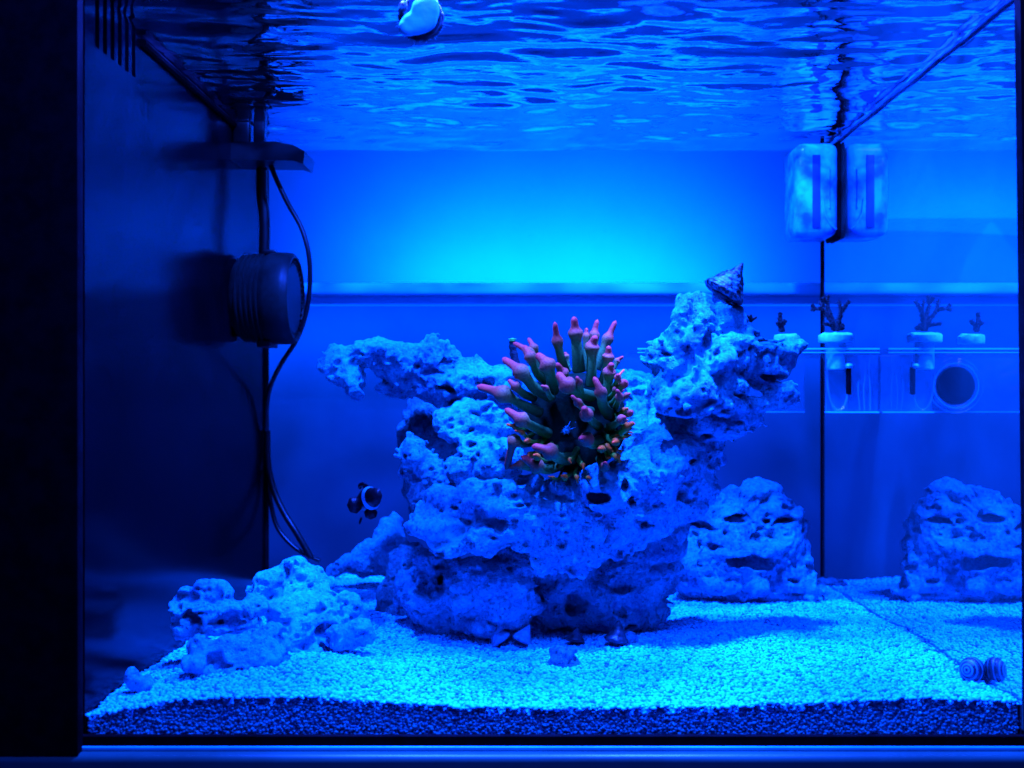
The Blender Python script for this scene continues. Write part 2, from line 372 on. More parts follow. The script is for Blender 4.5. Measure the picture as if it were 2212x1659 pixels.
P = np.stack([X, Y, X * 0], -1)
wp = P + .006 * np.stack([vnoise(P, 30, 3), vnoise(P, 30, 4), X * 0], -1)
H = .0012 * vnoise(wp * [.8, 1, 1], 30, 5) + .0009 * vnoise(wp * [.42, 1, 1], 75, 6) + .00030 * vnoise(wp * [.45, 1, 1], 170, 7)
edge = np.clip(np.minimum.reduce([X - XL, XR - X, TD - Y]) / .006, 0.5, 1)
V = np.stack([X, Y, ZW + H * edge], -1).reshape(-1, 3)
I = np.arange(nx * ny).reshape(ny, nx)
F = np.stack([I[:-1, :-1], I[:-1, 1:], I[1:, 1:], I[1:, :-1]], -1).reshape(-1, 4)
M['water'] = reflector("water_surface", wavy=True, refl=.95)
tag(mesh_obj("water", V, F, M['water']), kind="structure")

# sand ---------------------------------------------------------------
def sand_z(x, y):
    x = np.asarray(x, float); y = np.asarray(y, float)
    pp = np.stack([x, y, x * 0], -1)
    u = (x - XL) / (XR - XL)
    z = Z0 - .1515 + .0022 * vnoise(pp, 14, 1) + .0010 * vnoise(pp, 45, 2)
    z = z - .006 * np.clip((.10 - u) / .10, 0, 1) + .002 * np.sin(u * 9)
    z = z - .006 * np.clip((u - .7) / .3, 0, 1) * np.clip((y - .15) / .2, 0, 1)
    z = z + .004 * np.exp(-((u - .15) / .12) ** 2) * np.exp(-((y - .06) / .06) ** 2)
    return z
nx, ny = 130, 110
X, Y = np.meshgrid(np.linspace(XL + .0004, XR - .0004, nx), np.linspace(.0006, TD - .0006, ny))
V = np.stack([X, Y, sand_z(X, Y) - .0012], -1).reshape(-1, 3)
I = np.arange(nx * ny).reshape(ny, nx)
F = np.stack([I[:-1, :-1], I[:-1, 1:], I[1:, 1:], I[1:, :-1]], -1).reshape(-1, 4)
# skirt along the front pane
V[:, 1] = np.maximum(V[:, 1], .0030); Vf = V[:nx].copy(); Vf[:, 2] = 0; n0 = len(V)
Ff = np.array([[i, n0 + i, n0 + i + 1, i + 1] for i in range(nx - 1)])
V = np.concatenate([V, Vf]); F = np.concatenate([F, Ff])
M['bed'] = pmat("sand_bed_fine", (.002, .35, .6), (.003, .5, .7), 900, rough=.9, spec=.1)
tag(mesh_obj("sand_bed", V, F, M['bed']), kind="structure")
import bmesh as _bm
bmx = _bm.new(); _bm.ops.create_icosphere(bmx, subdivisions=1, radius=1)
IV = np.array([v.co[:] for v in bmx.verts]); IF = np.array([[v.index for v in f.verts] for f in bmx.faces]); bmx.free()
def grains(pts, rad, flat=None):
    n = len(pts); k = len(IV)
    var = 1 + .22 * RNG.standard_normal((n, k, 1)).clip(-1.5, 1.5) * .8
    sc = np.stack([RNG.uniform(.75, 1.35, n), RNG.uniform(.7, 1.2, n), RNG.uniform(.55, .95, n)], -1)
    a = RNG.uniform(0, 6.283, n); c, s_ = np.cos(a), np.sin(a)
    v = IV[None] * var * sc[:, None, :]
    t = RNG.uniform(-.6, .6, n); ct, st = np.cos(t), np.sin(t)
    v = np.stack([v[..., 0] * ct[:, None] - v[..., 2] * st[:, None], v[..., 1], v[..., 0] * st[:, None] + v[..., 2] * ct[:, None]], -1)
    v = np.stack([v[..., 0] * c[:, None] - v[..., 1] * s_[:, None], v[..., 0] * s_[:, None] + v[..., 1] * c[:, None], v[..., 2]], -1)
    v = v * rad[:, None, None] + pts[:, None, :]
    f = IF[None] + (np.arange(n) * k)[:, None, None]
    return v.reshape(-1, 3), f.reshape(-1, 3)
sp = .00195
gx, gy = np.meshgrid(np.arange(XL + .001, XR - .001, sp), np.arange(.0012, TD - .001, sp))
gx = gx.ravel() + RNG.uniform(-.8, .8, gx.size) * sp * .6; gy = gy.ravel() + RNG.uniform(-.8, .8, gy.size) * sp * .6
gy = np.clip(gy, .0013, TD - .001); gx = np.clip(gx, XL + .001, XR - .001)
gz = sand_z(gx, gy) - .0006 + RNG.uniform(-.0006, .0007, gx.size)
g1 = np.stack([gx, gy, gz], -1); r1 = RNG.uniform(.0009, .0017, len(g1))
sp = .00135
hx, hz = np.meshgrid(np.arange(XL + .001, XR - .001, sp), np.arange(.0004, .026, sp))
hx = hx.ravel() + RNG.uniform(-.5, .5, hx.size) * sp; hz = hz.ravel() + RNG.uniform(-.5, .5, hz.size) * sp
keep = hz < sand_z(hx, hx * 0) - .001
g2 = np.stack([hx[keep], RNG.uniform(.0019, .0026, keep.sum()), hz[keep]], -1); r2 = RNG.uniform(.0006, .0011, len(g2))
pts = np.concatenate([g1, g2]); rr = np.concatenate([r1, r2])
v, f = grains(pts, rr)
so = mesh_obj("sand_grains", v, f, M['sand'])
tone = np.repeat(RNG.beta(1.6, 1.1, len(pts)), len(IV)).astype(np.float32)
at_ = so.data.attributes.new("tone", 'FLOAT', 'POINT'); at_.data.foreach_set("value", tone)
tag(so, "white coral sand grains covering the tank floor", "sand", kind="stuff")

# ================================================================== ROCKS
def smin(a, b_, k):
    h = np.clip(.5 + .5 * (b_ - a) / k, 0, 1); return b_ * (1 - h) + a * h - k * h * (1 - h)
def ell(P, c, r):
    q = P - np.array(c, np.float32); k0 = np.sqrt(((q / r) ** 2).sum(-1)) + 1e-9; k1 = np.sqrt(((q / (r * r)) ** 2).sum(-1)) + 1e-9
    return k0 * (k0 - 1) / k1
def blobs_sdf(P, B, k):
    d = None
    for c, r in B:
        e = ell(P, c, r); d = e if d is None else smin(d, e, k)
    return d
def conv(blobs, fat=1.0):
    out = []
    for q in blobs:
        px, py, y, rx, ry = q[:5]; ryd = q[5] if len(q) > 5 else (rx + ry) / 2
        mm = m(y); c = at(px, py, y); out.append((np.array(c[:], np.float32), np.array([rx * mm * fat, ryd * mm * fat, ry * mm * fat], np.float32)))
    return out
def surface_nets(S, org, h):
    nx_, ny_, nz_ = S.shape; ins = S < 0
    cell = np.full((nx_ - 1, ny_ - 1, nz_ - 1), -1, np.int64)
    corners = [(i, j, k) for i in (0, 1) for j in (0, 1) for k in (0, 1)]
    cnt = sum(ins[i:nx_ - 1 + i, j:ny_ - 1 + j, k:nz_ - 1 + k].astype(np.int8) for i, j, k in corners)
    act = (cnt > 0) & (cnt < 8); idx = np.argwhere(act); cell[act] = np.arange(len(idx))
    acc = np.zeros((len(idx), 3)); num = np.zeros(len(idx))
    vals = {c: S[idx[:, 0] + c[0], idx[:, 1] + c[1], idx[:, 2] + c[2]] for c in corners}
    for a in corners:
        for ax in range(3):
            if a[ax] == 0:
                b_ = list(a); b_[ax] = 1; b_ = tuple(b_); va, vb = vals[a], vals[b_]
                mk = (va < 0) != (vb < 0); t = np.where(mk, va / np.where(mk, va - vb, 1), 0)
                p = np.tile(np.array(a, float), (len(idx), 1)); p[:, ax] += t; acc += p * mk[:, None]; num += mk
    V = (idx + acc / num[:, None]) * h + org
    Fs = []
    for ax in range(3):
        u, v_ = [k for k in range(3) if k != ax]
        sl0 = [slice(None)] * 3; sl1 = [slice(None)] * 3; sl0[ax] = slice(0, -1); sl1[ax] = slice(1, None)
        A, B_ = ins[tuple(sl0)], ins[tuple(sl1)]; e = np.argwhere(A != B_)
        e = e[(e[:, u] > 0) & (e[:, v_] > 0) & (e[:, u] < S.shape[u] - 1) & (e[:, v_] < S.shape[v_] - 1)]
        q = []
        for du, dv in ((0, 0), (-1, 0), (-1, -1), (0, -1)):
            c = e.copy(); c[:, u] += du; c[:, v_] += dv; q.append(cell[c[:, 0], c[:, 1], c[:, 2]])
        q = np.stack(q, -1); fl = A[e[:, 0], e[:, 1], e[:, 2]]
        if ax == 1: fl = ~fl
        q[fl] = q[fl][:, ::-1]; Fs.append(q)
    F_ = np.concatenate(Fs); F_ = F_[(F_ >= 0).all(1)]
    return V, F_[:, ::-1]
EYE = np.array([0, -D, Z0])
FAT = 1.07
def rock(label, blobs, holes=(), mat='rock', name="live_rock", cat="rock", h=.00095, k=.007, lump=1.0, pits=60, seed=0, cutters=(), group="pale reef rocks in the tank", rough=1.0):
    B = conv(blobs, FAT); pad = .012
    lo = np.min([c - r for c, r in B], 0) - pad; hi = np.max([c + r for c, r in B], 0) + pad
    lo[2] = max(lo[2], -.001); hi[1] = min(hi[1], TD - .001)
    n = np.ceil((hi - lo) / h).astype(int) + 1
    g = [lo[i] + h * np.arange(n[i]) for i in range(3)]
    P = np.stack(np.meshgrid(*g, indexing='ij'), -1).astype(np.float32)
    # large warp of the whole shape
    Wc = P[::4, ::4, ::4]
    S = np.empty(P.shape[:3], np.float32)
    d0 = blobs_sdf(P[::4, ::4, ::4], B, k)
    # coarse screening then fine evaluation
    big = np.repeat(np.repeat(np.repeat(d0, 4, 0), 4, 1), 4, 2)[:n[0], :n[1], :n[2]]
    S[:] = big; band = np.abs(big) < .014
    Q = P[band]
    W = Q + (.0040 * lump * np.stack([vnoise(Q, 48, seed + 1), vnoise(Q, 48, seed + 2), vnoise(Q, 48, seed + 3)], -1)).astype(np.float32)
    W = W + (.0012 * np.stack([vnoise(Q, 170, seed + 21), vnoise(Q, 170, seed + 22), vnoise(Q, 170, seed + 23)], -1)).astype(np.float32)
    d = blobs_sdf(W, B, k)
    bil = np.abs(vnoise(Q, 75, seed + 4)); bil2 = np.abs(vnoise(W, 150, seed + 5))
    rid = 1 - np.abs(vnoise(W, 62, seed + 11)) * 2
    d = d - lump * (.0056 * (bil - .28) + .0024 * (bil2 - .28)) - .0010 * rough * vnoise(W, 330, seed + 6) - .0008 * rough * vnoise(W, 620, seed + 7)
    d = d + .0020 * lump * np.clip(rid - .72, 0, 1) * 3
    # deep holes asked for by the shape
    for hq in holes:
        px, py, rx, ry = hq[:4]; dep = hq[4] if len(hq) > 4 else 2.2
        dirv = np.array(at(px, py, 0)[:]) - EYE; dirv /= np.linalg.norm(dirv); t = .50; hit = None
        for _ in range(80):
            p = EYE + dirv * t; s_ = float(blobs_sdf(p[None].astype(np.float32), B, k)[0])
            if s_ < .0005: hit = p; break
            t += max(s_ * .7, .0006)
        if hit is None: continue
        mm = m(hit[1]) * .95; r = np.array([rx * mm, max(rx, ry) * mm * dep * .8, ry * mm], np.float32)
        W2 = Q + (.0028 * np.stack([vnoise(Q, 130, seed + 8), vnoise(Q, 130, seed + 9), vnoise(Q, 130, seed + 10)], -1)).astype(np.float32)
        d = -smin(-d, ell(W2, hit, r), .0016)
    # hollows of many sizes
    near = np.where(np.abs(d) < h)[0]
    npk = int(pits * .13)
    if npk and len(near):
        for c in Q[RNG.choice(near, min(npk, len(near)))]:
            rr_ = RNG.uniform(.0020, .0050) * min(1.3, lump + .2); r = np.array([rr_ * RNG.uniform(.8, 1.7), rr_ * 1.5, rr_ * RNG.uniform(.5, 1.0)], np.float32)
            mk = np.where((np.abs(Q - c) < .011).all(-1))[0]
            d[mk] = -smin(-d[mk], ell(Q[mk] + (.0026 * np.stack([vnoise(Q[mk], 210, seed + 31), vnoise(Q[mk], 210, seed + 32), vnoise(Q[mk], 210, seed + 33)], -1)).astype(np.float32), c, r), .0012)
    # little pits
    near = np.where(np.abs(d) < h)[0]
    if pits and len(near):
        for c in Q[RNG.choice(near, min(pits, len(near)))]:
            rr_ = RNG.uniform(.0007, .0021); r = np.array([rr_ * RNG.uniform(.7, 1.6), rr_ * 1.4, rr_ * RNG.uniform(.6, 1.1)], np.float32)
            mk = np.where((np.abs(Q - c) < .007).all(-1))[0]
            d[mk] = np.maximum(d[mk], -ell(Q[mk], c, r))
    S[band] = d
    S[0], S[-1], S[:, 0], S[:, -1], S[:, :, 0], S[:, :, -1] = [.001] * 6
    V, F_ = surface_nets(S, lo, h)
    o = mesh_obj(name, V.astype(np.float32), F_, M[mat])
    tag(o, label, cat, group)
    return o

GR = "pale reef rocks in the tank"
rock("long pale rock arching out to the left, highest rock left of the anemone",
     [(735, 775, .19, 34, 30), (720, 785, .19, 30, 26), (745, 810, .19, 30, 24), (770, 842, .19, 20, 20), (815, 760, .19, 50, 36), (875, 785, .2, 60, 46), (935, 775, .2, 50, 44),
      (945, 830, .2, 60, 34), (1000, 825, .2, 60, 42), (1070, 830, .205, 60, 40), (1140, 850, .215, 60, 50), (1010, 875, .2, 34, 30), (860, 840, .2, 34, 22)],
     holes=[(760, 790, 14, 16), (720, 800, 10, 8), (790, 840, 16, 12), (900, 800, 10, 6), (960, 840, 26, 10), (985, 870, 18, 14), (1040, 865, 14, 20)], seed=1, pits=110, k=.005)
rock("dull rock column in shade under the left arching rock",
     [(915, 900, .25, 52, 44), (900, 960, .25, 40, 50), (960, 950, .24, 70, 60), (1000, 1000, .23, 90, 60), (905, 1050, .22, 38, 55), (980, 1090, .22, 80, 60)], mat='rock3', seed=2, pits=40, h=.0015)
rock("knobbly pale rock directly left of the anemone, above the broad shelf rock",
     [(970, 910, .165, 30, 24), (1010, 900, .165, 34, 26), (1050, 905, .16, 40, 30), (1000, 935, .16, 46, 22), (1060, 945, .16, 50, 34), (1040, 985, .15, 54, 34), (1085, 1000, .145, 60, 40), (1000, 1010, .15, 44, 30)],
     holes=[(1050, 880, 12, 8), (975, 925, 12, 10), (1020, 960, 14, 8), (1075, 960, 14, 10), (985, 985, 16, 10), (1100, 940, 12, 12)], seed=3, pits=80, k=.0045)
rock("small pale knob rock with a dark hole, left end above the shelf rock",
     [(882, 968, .15, 26, 24), (910, 985, .15, 32, 32), (890, 1000, .15, 26, 22), (940, 1015, .15, 24, 36), (955, 1050, .145, 22, 36), (900, 1025, .16, 26, 18)],
     holes=[(880, 985, 8, 7), (925, 1040, 14, 10)], seed=4, pits=40, k=.0045)
rock("broad pale shelf rock under the anemone with an undercut lower edge",
     [(925, 1120, .135, 44, 42), (960, 1090, .135, 50, 44), (980, 1150, .13, 60, 38), (1030, 1080, .13, 64, 44), (1060, 1150, .125, 60, 44), (1110, 1080, .125, 70, 52), (1130, 1140, .12, 60, 44), (1140, 1185, .12, 36, 22),
      (1190, 1120, .12, 70, 54), (1180, 1190, .12, 40, 36), (1250, 1190, .12, 48, 42), (1255, 1120, .122, 50, 56), (1225, 1070, .127, 56, 34)],
     holes=[(1080, 1132, 14, 5), (1108, 1140, 10, 5), (985, 1150, 26, 16, .8), (1215, 1180, 15, 18, 1.2), (1055, 1085, 5, 4), (1030, 1100, 5, 4), (940, 1100, 8, 6), (1145, 1150, 6, 4), (1230, 1145, 10, 6, 1), (1289, 1078, 26, 18, 4), (960, 1190, 18, 9), (1120, 1090, 12, 7, .8)], seed=5, pits=150, k=.006)
rock("large pale rock with two black holes right below the anemone",
     [(1300, 1160, .135, 60, 46), (1310, 1070, .125, 84, 62), (1300, 1110, .13, 60, 46), (1400, 1040, .13, 84, 70), (1380, 1110, .13, 74, 52), (1460, 1000, .14, 74, 66), (1500, 1040, .15, 50, 56), (1520, 970, .155, 46, 40), (1455, 1090, .14, 54, 44), (1400, 970, .15, 60, 40)],
     holes=[(1289, 1078, 28, 19, 3), (1350, 1056, 13, 22, 3), (1368, 1084, 15, 16, 3), (1450, 965, 24, 18, .9), (1420, 1000, 14, 12, .8), (1480, 1060, 24, 14, .8), (1500, 1000, 12, 8)], seed=6, pits=130)
rock("rounded pale boulder at the base, left of the middle and resting on sand",
     [(890, 1265, 0.171, 44, 60), (930, 1230, 0.166, 56, 40), (955, 1300, 0.156, 70, 54), (960, 1345, 0.156, 36, 24), (1040, 1270, 0.146, 74, 66), (1090, 1290, 0.141, 60, 66), (1050, 1335, 0.146, 70, 34), (1110, 1230, 0.146, 42, 44)],
     holes=[(905, 1245, 14, 18), (950, 1225, 20, 10), (1060, 1210, 20, 8), (955, 1320, 12, 16, .8), (1035, 1375, 8, 6)], seed=7, pits=60, mat='rock', lump=1.15)
rock("dull slab leaning behind the base boulder at its left edge",
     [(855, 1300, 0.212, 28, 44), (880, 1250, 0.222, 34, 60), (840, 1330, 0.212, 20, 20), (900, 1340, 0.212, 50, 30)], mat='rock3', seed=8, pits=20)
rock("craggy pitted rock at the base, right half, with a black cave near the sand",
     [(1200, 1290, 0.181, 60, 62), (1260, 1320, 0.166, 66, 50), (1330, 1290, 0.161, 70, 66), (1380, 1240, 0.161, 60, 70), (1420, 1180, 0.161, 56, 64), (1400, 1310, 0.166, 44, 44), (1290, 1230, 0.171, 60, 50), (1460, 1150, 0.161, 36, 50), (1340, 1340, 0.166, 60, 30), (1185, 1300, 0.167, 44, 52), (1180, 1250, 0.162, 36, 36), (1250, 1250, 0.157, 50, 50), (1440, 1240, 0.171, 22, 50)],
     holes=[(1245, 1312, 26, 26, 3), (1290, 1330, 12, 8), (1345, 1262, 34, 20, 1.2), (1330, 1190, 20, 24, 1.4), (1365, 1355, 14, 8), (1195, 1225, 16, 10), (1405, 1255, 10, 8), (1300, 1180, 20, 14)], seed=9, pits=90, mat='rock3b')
rock("tall pale boulder at upper right, crowned by a cone shelled snail",
     [(1505, 665, 0.125, 42, 30), (1480, 700, 0.125, 44, 36), (1490, 745, 0.125, 54, 46), (1555, 700, 0.130, 46, 44), (1445, 780, 0.125, 46, 48), (1530, 800, 0.120, 66, 64), (1590, 760, 0.130, 46, 56), (1650, 765, 0.140, 52, 28), (1695, 762, 0.145, 30, 30),
      (1440, 830, 0.130, 44, 40), (1490, 855, 0.115, 50, 48), (1560, 850, 0.120, 58, 46), (1640, 800, 0.140, 60, 22), (1625, 868, 0.135, 56, 24), (1690, 856, 0.135, 28, 24), (1600, 895, 0.140, 54, 28), (1540, 915, 0.140, 64, 34), (1480, 925, 0.145, 60, 34)],
     holes=[(1670, 815, 34, 12, 1.6), (1525, 755, 16, 34, 1.5), (1535, 730, 12, 20), (1505, 810, 9, 26, 1.2), (1560, 830, 14, 30, 1.3), (1470, 720, 12, 8, 1), (1440, 765, 16, 6), (1515, 870, 30, 12, 1.2), (1575, 800, 10, 18, 1), (1610, 850, 34, 7, 1.2),
            (1545, 900, 22, 14, 1), (1490, 900, 10, 10), (1580, 910, 12, 12, 1), (1450, 860, 10, 12, .8), (1475, 760, 8, 8, .8)], seed=10, pits=150, k=.0045, lump=1.15)
rock("pale rock wedged behind the anemone, left of the tall boulder",
     [(1370, 815, .22, 30, 24), (1350, 860, .22, 40, 44), (1400, 880, .21, 44, 60), (1380, 930, .2, 54, 40), (1430, 930, .2, 40, 40)], holes=[(1418, 935, 22, 10)], seed=11, pits=40)
rock("squat pale rock with a wide dark mouth, standing near the right back corner",
     [(1575, 1090, .27, 50, 32), (1640, 1070, .27, 46, 30), (1600, 1120, .27, 90, 44), (1680, 1130, .27, 50, 46), (1540, 1150, .265, 66, 60), (1690, 1190, .27, 54, 60), (1600, 1200, .26, 90, 60), (1500, 1220, .26, 60, 60), (1560, 1240, .26, 90, 50), (1690, 1240, .265, 58, 44), (1740, 1275, .262, 44, 18), (1640, 1260, .26, 70, 34)],
     holes=[(1508, 1142, 34, 12, 2.2), (1592, 1118, 34, 10, 2.2), (1655, 1128, 11, 10), (1692, 1127, 26, 9, 2), (1640, 1165, 17, 7), (1612, 1212, 50, 14, 1.6), (1650, 1216, 30, 15, 1.8), (1700, 1180, 7, 7), (1720, 1262, 14, 6), (1535, 1245, 22, 10, .8), (1540, 1180, 16, 10, .9), (1570, 1150, 8, 6), (1470, 1190, 10, 8)], seed=12, pits=90, mat='rock')
rock("pale wedge rock behind at the left, sloping up to a thin tip",
     [(840, 1190, .285, 40, 50), (800, 1205, .29, 34, 34), (770, 1218, .29, 30, 22), (855, 1128, .285, 11, 22), (838, 1150, .285, 22, 26), (745, 1228, .29, 24, 12), (724, 1236, .29, 14, 7), (880, 1215, .28, 44, 40)], holes=[(845, 1180, 10, 6)], seed=13, pits=30, lump=.45, k=.004)
rock("blocky pale rock, upper left of the pile by the black panel",
     [(410, 1290, .085, 34, 30), (470, 1280, .085, 26, 24), (415, 1335, .082, 40, 40), (470, 1335, .08, 50, 44), (530, 1320, .085, 40, 28), (520, 1350, .085, 40, 24)],
     holes=[(498, 1330, 12, 14), (520, 1352, 10, 8), (460, 1385, 26, 8), (430, 1285, 10, 5), (440, 1355, 5, 4)], seed=14, pits=60, mat='rock2', k=.004)
rock("peaked pale rock at the top of the left pile",
     [(620, 1222, .12, 28, 22), (590, 1262, .12, 38, 34), (645, 1262, .12, 48, 40), (570, 1280, .12, 28, 22), (690, 1300, .115, 46, 38), (735, 1320, .11, 34, 34), (680, 1350, .10, 60, 40), (730, 1370, .10, 36, 30), (640, 1320, .11, 60, 46), (660, 1390, .09, 50, 26)],
     holes=[(585, 1290, 26, 12, 1), (670, 1322, 26, 9, 1), (625, 1368, 8, 9), (690, 1400, 8, 6), (650, 1255, 10, 6)], seed=15, pits=70, mat='rock2', k=.0045)
rock("bright pale rock in front of the left pile, undercut above the sand",
     [(445, 1430, .05, 40, 38), (480, 1400, .055, 40, 30), (530, 1390, .06, 46, 30), (570, 1380, .062, 44, 32), (600, 1400, .062, 26, 26), (500, 1440, .05, 40, 26), (470, 1455, .048, 36, 22), (555, 1415, .058, 50, 18)],
     holes=[(485, 1415, 8, 6), (590, 1380, 5, 5), (540, 1450, 30, 7)], seed=16, pits=50, mat='rock2', k=.0045)
rock("small pale rock at the right end of the left pile",
     [(745, 1375, .09, 30, 20), (785, 1360, .09, 24, 24), (800, 1378, .09, 14, 16), (765, 1390, .09, 26, 14)], seed=17, pits=14, mat='rock2', h=.001, k=.003, lump=.6)
rock("small angular pale chip lying on sand beside the black panel",
     [(288, 1470, .03, 15, 22), (310, 1478, .03, 20, 17), (282, 1455, .03, 8, 12)], seed=18, pits=0, mat='rock2', h=.0008, k=.002, lump=.35, name="stone_chip")
rock("dull bluish lump of rock on the bright sand below the base rocks",
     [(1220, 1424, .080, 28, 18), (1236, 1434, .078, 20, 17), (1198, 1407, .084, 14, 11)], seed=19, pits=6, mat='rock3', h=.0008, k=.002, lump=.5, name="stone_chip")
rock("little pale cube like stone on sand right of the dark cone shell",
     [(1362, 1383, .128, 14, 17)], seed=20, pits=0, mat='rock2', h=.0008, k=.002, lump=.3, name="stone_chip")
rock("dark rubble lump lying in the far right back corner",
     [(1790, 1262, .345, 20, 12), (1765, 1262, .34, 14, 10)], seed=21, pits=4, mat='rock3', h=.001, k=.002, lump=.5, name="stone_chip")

# ================================================================== ANEMONE
def az(zx, zy): return 987.5 + zx * .2579, 647.4 + zy * .2579
def apt(zx, zy, y): px, py = az(zx, zy); return at(px, py, y)
anem = empty("sea_anemone", apt(960, 1400, .13)); tag(anem, "bubble tip sea anemone with rose tips and green stalks on the middle rock", "sea anemone")
def amesh(mb, name, mat, along=None):
    for i in range(len(mb.v)): mb.v[i] = mb.v[i] - anem.location
    o = mesh_obj(name, mb.v, mb.f, mat, anem, True)
    if along is not None:
        a = o.data.attributes.new("along", 'FLOAT', 'POINT'); a.data.foreach_set("value", along)
    return o
TENT = [(817,185,838,340,905,600,48,38),(978,140,990,270,1020,600,62,50),(1085,235,1080,300,1070,600,32,28),(1175,165,1150,290,1130,600,45,35),(1330,175,1265,320,1160,580,50,42),
 (1165,300,1130,390,1120,720,62,45),(1270,385,1265,475,1220,700,52,40),(1395,475,1345,510,1270,640,28,25),(1300,530,1275,600,1250,880,55,45),(595,320,640,400,720,600,40,30),
 (470,360,600,440,760,660,48,35),(560,385,610,470,740,680,52,38),(665,455,750,540,800,760,72,48),(380,490,530,600,790,810,68,50),(430,670,480,720,640,820,42,35),
 (165,725,380,790,700,950,75,42),(830,530,880,610,960,760,55,40),(840,610,915,710,1120,810,72,45),(1145,645,1200,770,1270,960,52,45),(400,915,530,1000,760,1120,65,42),
 (410,1045,480,1060,600,1090,28,22),(480,1095,540,1110,640,1120,22,18),(410,1430,475,1190,600,1200,60,34),(440,1410,520,1385,680,1380,42,35),(625,1225,770,1270,960,1330,70,50),
 (540,1310,660,1390,860,1385,65,42),(1060,890,1080,960,1180,1060,56,36),(1030,1165,1085,1170,1190,1180,60,42),(955,800,1010,860,1120,930,35,32),(1335,750,1360,810,1330,900,35,28),
 (1420,680,1400,700,1300,830,40,28),(1455,785,1420,800,1320,860,25,20),(1345,620,1345,650,1280,750,30,25),(1470,930,1450,950,1330,1000,30,25),(1415,980,1380,1000,1260,1070,40,32),
 (1480,1025,1430,1060,1290,1130,38,30),(870,1475,900,1490,980,1440,28,18),(1010,1540,1002,1490,1000,1400,20,15),(1240,1360,1235,1400,1180,1320,40,25),(1365,1375,1345,1320,1240,1240,30,25),
 (760,1480,800,1490,880,1430,14,10),(640,1300,665,1315,760,1330,30,20),(560,1190,590,1180,700,1170,22,16),(900,440,912,470,950,600,28,22),(1120,1500,1100,1490,1080,1400,16,12),(1300,1200,1330,1190,1250,1150,34,26),(1180,1250,1210,1250,1180,1200,30,24),(700,720,740,740,800,820,26,24),(1000,640,1020,690,1040,800,30,28)]
for q_ in range(24):      # crowded small tentacles round the rim and inside
    an = RNG.uniform(-2.7, .8); r_ = RNG.uniform(400, 490); cx_, cz_ = 985, 960
    sx_, sy_ = cx_ + math.cos(an) * r_ * .68, cz_ - math.sin(an) * r_ * .72
    bx_, by_ = cx_ + math.cos(an + RNG.uniform(-.2, .2)) * r_ * .95, cz_ - math.sin(an + RNG.uniform(-.2, .2)) * r_ * .95
    tx_, ty_ = bx_ + math.cos(an) * 45 + RNG.uniform(-20, 20), by_ - math.sin(an) * 50 - RNG.uniform(5, 35)
    TENT.append((tx_, ty_, bx_, by_, sx_, sy_, RNG.uniform(16, 32), RNG.uniform(15, 26)))
ms = m(.10) * .2579
for i, (tx, ty, bx, by, sx, sy, br, sr) in enumerate(TENT):
    br *= 1.14; sr *= 1.05
    def dep(x, y_, lift):
        r = math.hypot(x - 960, y_ - 1000) / 850
        return .150 - .055 * max(0, 1 - r * r) * lift - .012
    yb_ = dep(sx, sy, .45) + .006; ybu = dep(bx, by, 1.0) ; yt = dep(tx, ty, 1.0) - .004
    if i >= 49: yb_ += .004; ybu += .014; yt += .014
    if i in (27,): ybu, yt = .095, .080
    up = by < 620 and bx > 780
    if up: yb_, ybu, yt = .128, .118 + .004 * (i % 4), .114 + .005 * (i % 4)
    if i in (2, 3, 4, 43): yb_, ybu, yt = .142, .142, .142
    A, Bm, C = apt(sx, sy, yb_), apt(bx, by, ybu), apt(tx, ty, yt)
    mid = A.lerp(Bm, .5) + Vector((RNG.uniform(-1, 1), 0, RNG.uniform(-1, 1))) * .0012 + Vector((0, 0, -.0015))
    pts_ = curve([A, mid, Bm, C], 36)
    L1 = 2 / 3; rad = []; al = []
    for j in range(37):
        u = j / 36
        if u < .56: rr_ = sr * (1.12 - .35 * u)
        else:
            rr_ = 0
        s1 = sr * (1.12 - .5 * min(u, .6))
        bulb = br * math.exp(-((u - .66) / (.10 if u > .66 else .135)) ** 2)
        tipr = br * .54 * (1 - .30 * (u - .66) / .34) if u > .66 else 0
        rr_ = max(s1 * (1 if u < .6 else max(0, 1 - (u - .6) / .08)), bulb * 1.0, tipr)
        if u < .66: rr_ = max(rr_, (s1 ** 4 + bulb ** 4) ** .25 if u < .6 else rr_)
        if u > .95: rr_ *= math.sqrt(max(0.02, 1 - ((u - .95) / .05) ** 2))
        rad.append(rr_ * ms)
        al.append(u)
    # smooth the profile
    for _ in range(2): rad = [rad[0]] + [(rad[k - 1] + 2 * rad[k] + rad[k + 1]) / 4 for k in range(1, 36)] + [rad[36]]
    mb = MB(); mb.tube(pts_, rad, 16)
    amesh(mb, "tentacle", M['anem_warm'] if (by > 1050 and br < 45) or (i >= 49 and i % 3 == 0) else M['anem'], [a for a in al for _ in range(16)])
